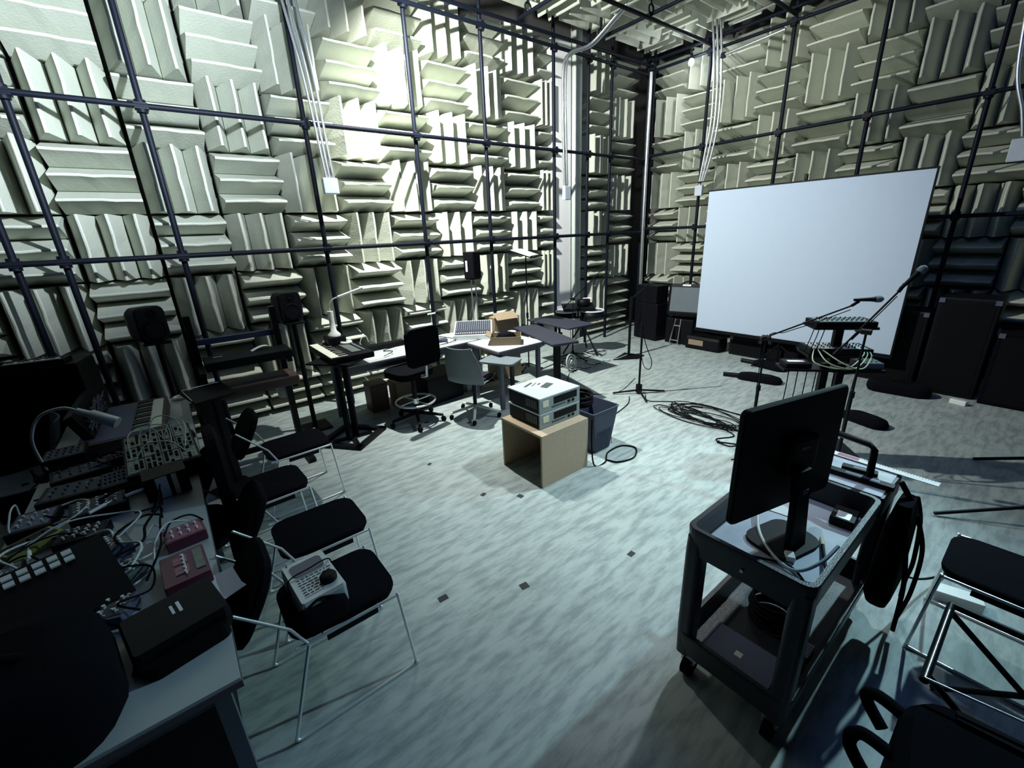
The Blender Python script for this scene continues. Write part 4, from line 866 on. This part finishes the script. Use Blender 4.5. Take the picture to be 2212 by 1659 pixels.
t = thing('effects_case', 'black low case with tan label panel under left end of the screen', 'case', (7.02, 3.62, 0), R(-90)); MB().box((0, 0, .11), (.62, .30, .22), bev=.04).build('body', M['black'], t); MB().box((-.10, -.152, .12), (.26, .006, .09)).build('tan_panel', M['card'], t)

# ------------------------------------------------------------------ projection screen
t = thing('projection_screen', 'large blank white projection screen with black border in front of the right wall', 'screen', (6.80, 2.43, 0), 0)
MB().box((0, 0, 1.44), (.012, 2.54, 2.08)).build('fabric', M['screen'], t)
MB().box((.004, 0, 2.487), (.03, 2.58, .018)).box((.004, -1.28, 1.43), (.02, .018, 2.12)).box((.0, 0, .375), (.04, 2.58, .05)).build('border', M['black'], t)
MB().cyl((.06, 0, .04), (.06, 0, 2.56), .018).box((.04, 0, 2.54), (.05, .03, .07)).build('support_pole', M['blackm'], t)
for a in (30, 150, 270): MB().tube([(.06, 0, .30), (.06+.4*math.cos(R(a)), .4*math.sin(R(a)), .012)], .012).build('foot', M['blackm'], t)

# dark gear along the right wall below and beyond the screen
for i, (x, y, w_, d_, h_, m_, lab) in enumerate((
 (7.15, 2.95, .36, .50, .30, 'black', 'black case behind lower left part of the screen'),
 (7.15, 2.40, .40, .44, .32, 'soft', 'soft dark box behind the lower middle of the screen'),
 (7.18, 1.85, .44, .50, .34, 'black', 'black case behind lower right part of the screen'),
 (7.20, 1.20, .46, .56, .92, 'black', 'tall black speaker cabinet just past the right edge of the screen'),
 (7.12, .62, .50, .50, 1.12, 'black', 'tallest black road case right of the screen'),
 (7.05, .08, .52, .50, .80, 'soft', 'padded black case second from the right end of the dark gear'),
 (7.00, -.45, .56, .48, 1.05, 'black', 'black case at the right end of the dark gear'))):
    t = thing('equipment_case', lab, 'case', (x, y, 0)); MB().box((0, 0, h_/2), (w_, d_, h_), bev=.015).build('body', M[m_], t)
    MB().box((-w_/2-.002, 0, h_/2), (.004, d_-.08, h_-.08)).build('front_grille', M['rubber'], t)
    for sy in (-1, 1): MB().box((-w_/2-.006, sy*(d_/2-.03), h_-.03), (.012, .05, .05)).build('corner_cap', M['legm'], t)
t = thing('white_power_strip', 'small white block on the floor before the dark cases', 'device', (6.62, .45, 0), R(75)); MB().box((0, 0, .025), (.14, .06, .05), bev=.006).build('body', M['whitep'], t)
t = thing('guitar_case', 'dark soft guitar case lying on the floor under the right end of screen', 'case', (6.62, .98, 0), R(95)); MB().loft([[Vector((a*f, b*f, zz)) for a, b in rrect(.60, .26, .12)] for zz, f in ((0, .94), (.04, 1), (.10, .98), (.13, .8))]).build('body', M['soft'], t); MB().tube(spl([(-.08, .0, .13), (0, .0, .18), (.08, .0, .13)]), .01).build('handle', M['rubber'], t)
# dark flat things on the floor in front of the screen
for i, (x, y, a, l1, lab) in enumerate(((5.95, 2.28, 100, .55, 'black pedal bag lying on the floor left of the boom stand'), (6.62, 2.42, 80, .50, 'black folded stand legs lying on the floor under the screen'), (5.35, .98, 70, .42, 'black rounded bag on the floor right of the synthesizer stand'))):
    t = thing('floor_bag', lab, 'bag', (x, y, 0), R(a)); MB().loft([[Vector((p_*f, q_*f, zz)) for p_, q_ in rrect(l1, .20, .09)] for zz, f in ((0, .95), (.03, 1.0), (.07, .9), (.09, .6))], smooth=True).build('body', M['soft'], t)
    MB().tube([(l1*.4, 0, .03), (l1*.4+.22, .04, .03)], [.035, .03], 8).build('end_tube', M['black'], t)

# ------------------------------------------------------------------ synthesizer stand in front of the screen
t = thing('synthesizer_stand', 'black column stand carrying three tiers of small synthesizers before the screen', 'stand', (4.32, 1.10, 0), R(-50))
MB().box((-.05, 0, .42), (.055, .055, .84)).box((.07, 0, .42), (.055, .055, .84)).build('column', M['blackm'], t); MB().box((0, 0, 1.0), (.06, .05, .34)).build('upper_column', M['blackm'], t)
MB().box((0, 0, .015), (.6, .5, .03)).build('base', M['blackm'], t); MB().box((-.02, 0, .80), (.76, .20, .02)).build('lower_tier', M['blackm'], t); MB().box((0, 0, .93), (.48, .24, .02)).build('middle_tier', M['blackm'], t); MB().box((0, 0, 1.165), (.46, .24, .02)).build('upper_tier', M['blackm'], t)
def onstand(dx, dy, z): e_ = Matrix.Rotation(R(-50), 3, 'Z')@Vector((dx, dy, 0)); return (4.32+e_.x, 1.10+e_.y, z)
gadget('desktop_mixer', 'small black mixer on the top tier of the synthesizer stand', 'mixer', onstand(0, 0, 1.176), -50, .44, .22, .04, 'black', 'panel', (10, 3), 'ink', leds=6)
gadget('desktop_mixer', 'patched silver module on the middle tier of the synthesizer stand', 'module', onstand(0, 0, .941), -50, .46, .23, .05, 'black', 'silver', (8, 4), 'ink', leds=10)
t = thing('white_tray', 'black box with bright white top on the lowest tier, left end', 'device', onstand(-.28, 0, .8135), R(-50)); MB().box((0, 0, .02), (.20, .16, .04), bev=.006).build('body', M['black'], t); MB().box((0, 0, .0412), (.13, .05, .003)).build('white_top', M['whitep'], t)
gadget('patch_module', 'bluish module on the right end of the lowest tier', 'module', onstand(.26, 0, .8135), -50, .18, .16, .05, 'bluem', 'panel', (4, 2), 'silver')
for i in range(3):
    o_ = [onstand(-.20+.02*i, -.1, 1.00), onstand(-.22+.1*i, -.20, .90), onstand(.0+.06*i, -.22, .86), onstand(.14+.03*i, -.15, .95), onstand(.18, -.05, 1.00)]
    cable(o_, .005, M['cabley'], 'pale patch cable drooping in an arc below the silver module', 'patch cables on the synthesizer stand', name='patch_cable')
for i in range(7):
    a_ = onstand(-.36+.07*i, -.1, .80); cable([a_, (a_[0]-.02, a_[1]+.02, .4), (a_[0]-.15-.03*i, a_[1]+.16-.02*i, .02), (a_[0]-.4, a_[1]+.2+.04*i, .006)], .004, M['rubber'], 'thin dark cable hanging from the synthesizer stand to the floor', 'cables hanging from the synthesizer stand', name='hanging_cable')
for i in range(3):
    a_ = onstand(-.21+.04*i, -.06, 1.16); cable([a_, (a_[0]-.05, a_[1], 1.08), (a_[0]-.07, a_[1]+.02, .97)], .0035, M['rubber'], 'short dark lead dropping from the top mixer', 'leads under the top mixer', name='hanging_cable')

# ------------------------------------------------------------------ floor cables and tape
q = random.Random(21)
for i in range(9):
    pts = []; cx, cy = 4.30+.10*math.sin(i), 2.15+.10*math.cos(i*1.3); ra = .16+.05*(i % 3)
    for k in range(11):
        a = k*.72+i; pts.append((cx+ra*1.25*math.cos(a)*(.8+.3*q.random())*.6+.18*math.sin(a+i)*.4, cy+ra*2.0*math.sin(a)*(.8+.3*q.random()), .008+.008*(k % 3)))
    cable(pts, .0055, M['rubber'], 'dark cable in the loose heap on the floor beyond the cart', 'cable heap on the floor beyond the cart', name='floor_cable')
cable([(4.44, 3.0, .007), (4.30, 2.85, .007), (4.48, 2.62, .007), (4.36, 2.45, .007), (4.42, 2.25, .007)], .0055, M['rubber'], 'cable running from the straight microphone stand to the loose heap', name='floor_cable')
cable([(4.2, 1.95, .007), (4.10, 1.72, .007), (3.90, 1.80, .007), (3.85, 1.65, .007), (4.0, 1.55, .007), (3.9, 1.45, .007)], .006, M['rubber'], 'cable looping from the heap toward the boom stand feet', name='floor_cable')
cable([(4.42, 3.15, .2), (4.30, 3.3, .01), (4.0, 3.5, .007), (4.1, 4.0, .007), (4.4, 4.3, .007)], .005, M['rubber'], 'thin cable from the straight stand to the far cable pile', name='floor_cable')
for i, (x, y, w_, d_, a) in enumerate(((.85, 1.85, .055, .04, -4), (1.27, 1.61, .05, .045, -8), (1.97, 1.36, .05, .035, 3), (1.64, 2.57, .045, .035, 20), (1.85, 2.35, .04, .05, 10), (1.55, 3.32, .04, .03, 30), (1.99, 4.20, .05, .03, 0), (2.34, 3.86, .05, .03, 0))):
    o = MB().box((0, 0, .0012), (w_, d_, .002)).build('tape_mark', M['tape'], loc=(x, y, 0)); o.rotation_euler = (0, 0, R(a))
    tag(o, 'small black tape mark on the floor, '+['left of centre, nearest the silver radio', 'in the middle of the open floor', 'between that middle mark and the cart', 'left in front of the wooden stool', 'just in front of the wooden stool', 'left of the wooden stool by the chairs', 'by the office chair castors', 'by the shell chair castors'][i], 'tape')

# ------------------------------------------------------------------ right foreground
t = thing('white_adapter', 'small white box on the floor under the chair at the right edge', 'adapter', (2.98, -.02, 0), R(15)); MB().box((0, 0, .03), (.09, .20, .06), bev=.008).build('body', M['whitep'], t)
c2 = dup(ch, (2.66, -.44, 0), (0, 0, R(90)), 'black padded chair at the right edge of the picture beside the cart')
t = thing('folding_stand', 'low black tubular frame with chrome edges at right edge near the black bag', 'stand', (2.0, -.28, 0))
MB().tube([(-.24, .27, .46), (.26, .27, .46)], .014).tube([(.26, .27, .46), (.26, -.25, .46)], .014).tube([(-.24, -.25, .46), (.26, -.25, .46)], .014).build('top_frame', M['blackm'], t)
MB().tube([(-.24, .27, .474), (.20, .27, .474)], .004).tube([(-.24, .27, .474), (-.14, -.25, .474)], .004).build('chrome_edge', M['chrome'], t)
for x in (-.20, .22):
    MB().tube([(x, .26, .45), (x+.04, -.22, .01)], .012).tube([(x, -.24, .45), (x+.04, .24, .01)], .012).build('cross_leg', M['blackm'], t)
t = thing('black_bag', 'black equipment bag with strap loops in the bottom right corner', 'bag', (1.55, -.28, 0), R(8))
MB().loft([[Vector((a*f, b*f, zz)) for a, b in rrect(.50, .56, .12, 6)] for zz, f in ((0, .95), (.06, 1), (.36, 1), (.42, .9))]).build('bag_body', M['soft'], t)
MB().tube(spl([(.14, .24, .36), (.20, .34, .34), (.24, .36, .26), (.20, .30, .20)]), .022, 8).tube(spl([(.02, .26, .3), (.06, .36, .28), (.06, .38, .2), (.02, .3, .12)]), .022, 8).build('strap', M['soft'], t)
MB().box((.2, 0, .425), (.04, .30, .012)).build('zip_flap', M['rubber'], t)
t = thing('floor_stand_legs', 'black tripod foot of a stand reaching in from the right edge, nearer one', 'stand', (4.25, -.28, 0), R(0))
for a in (128, 10, 250): MB().tube([(0, 0, .16), (.62*math.cos(R(a)) if a == 128 else .4*math.cos(R(a)), .62*math.sin(R(a)) if a == 128 else .4*math.sin(R(a)), .018)], .012).build('leg', M['blackm'], t)
MB().cyl((0, 0, .03), (0, 0, 1.0), .014).build('pole', M['blackm'], t)
t = thing('floor_stand_legs', 'black tripod foot of a stand reaching in from the right edge, farther one', 'stand', (5.35, -.42, 0), R(0))
for a in (116, 0, 240): MB().tube([(0, 0, .16), ((.64 if a == 116 else .4)*math.cos(R(a)), (.64 if a == 116 else .4)*math.sin(R(a)), .018)], .014).build('leg', M['blackm'], t)
MB().cyl((0, 0, .03), (0, 0, 1.0), .014).build('pole', M['blackm'], t)
cable([(2.62, .22, .35), (2.72, .17, .2), (3.0, .10, .06), (3.3, .0, .01), (3.6, -.2, .008)], .006, M['rubber'], 'black lead stretching from the hanging bag to the right edge')
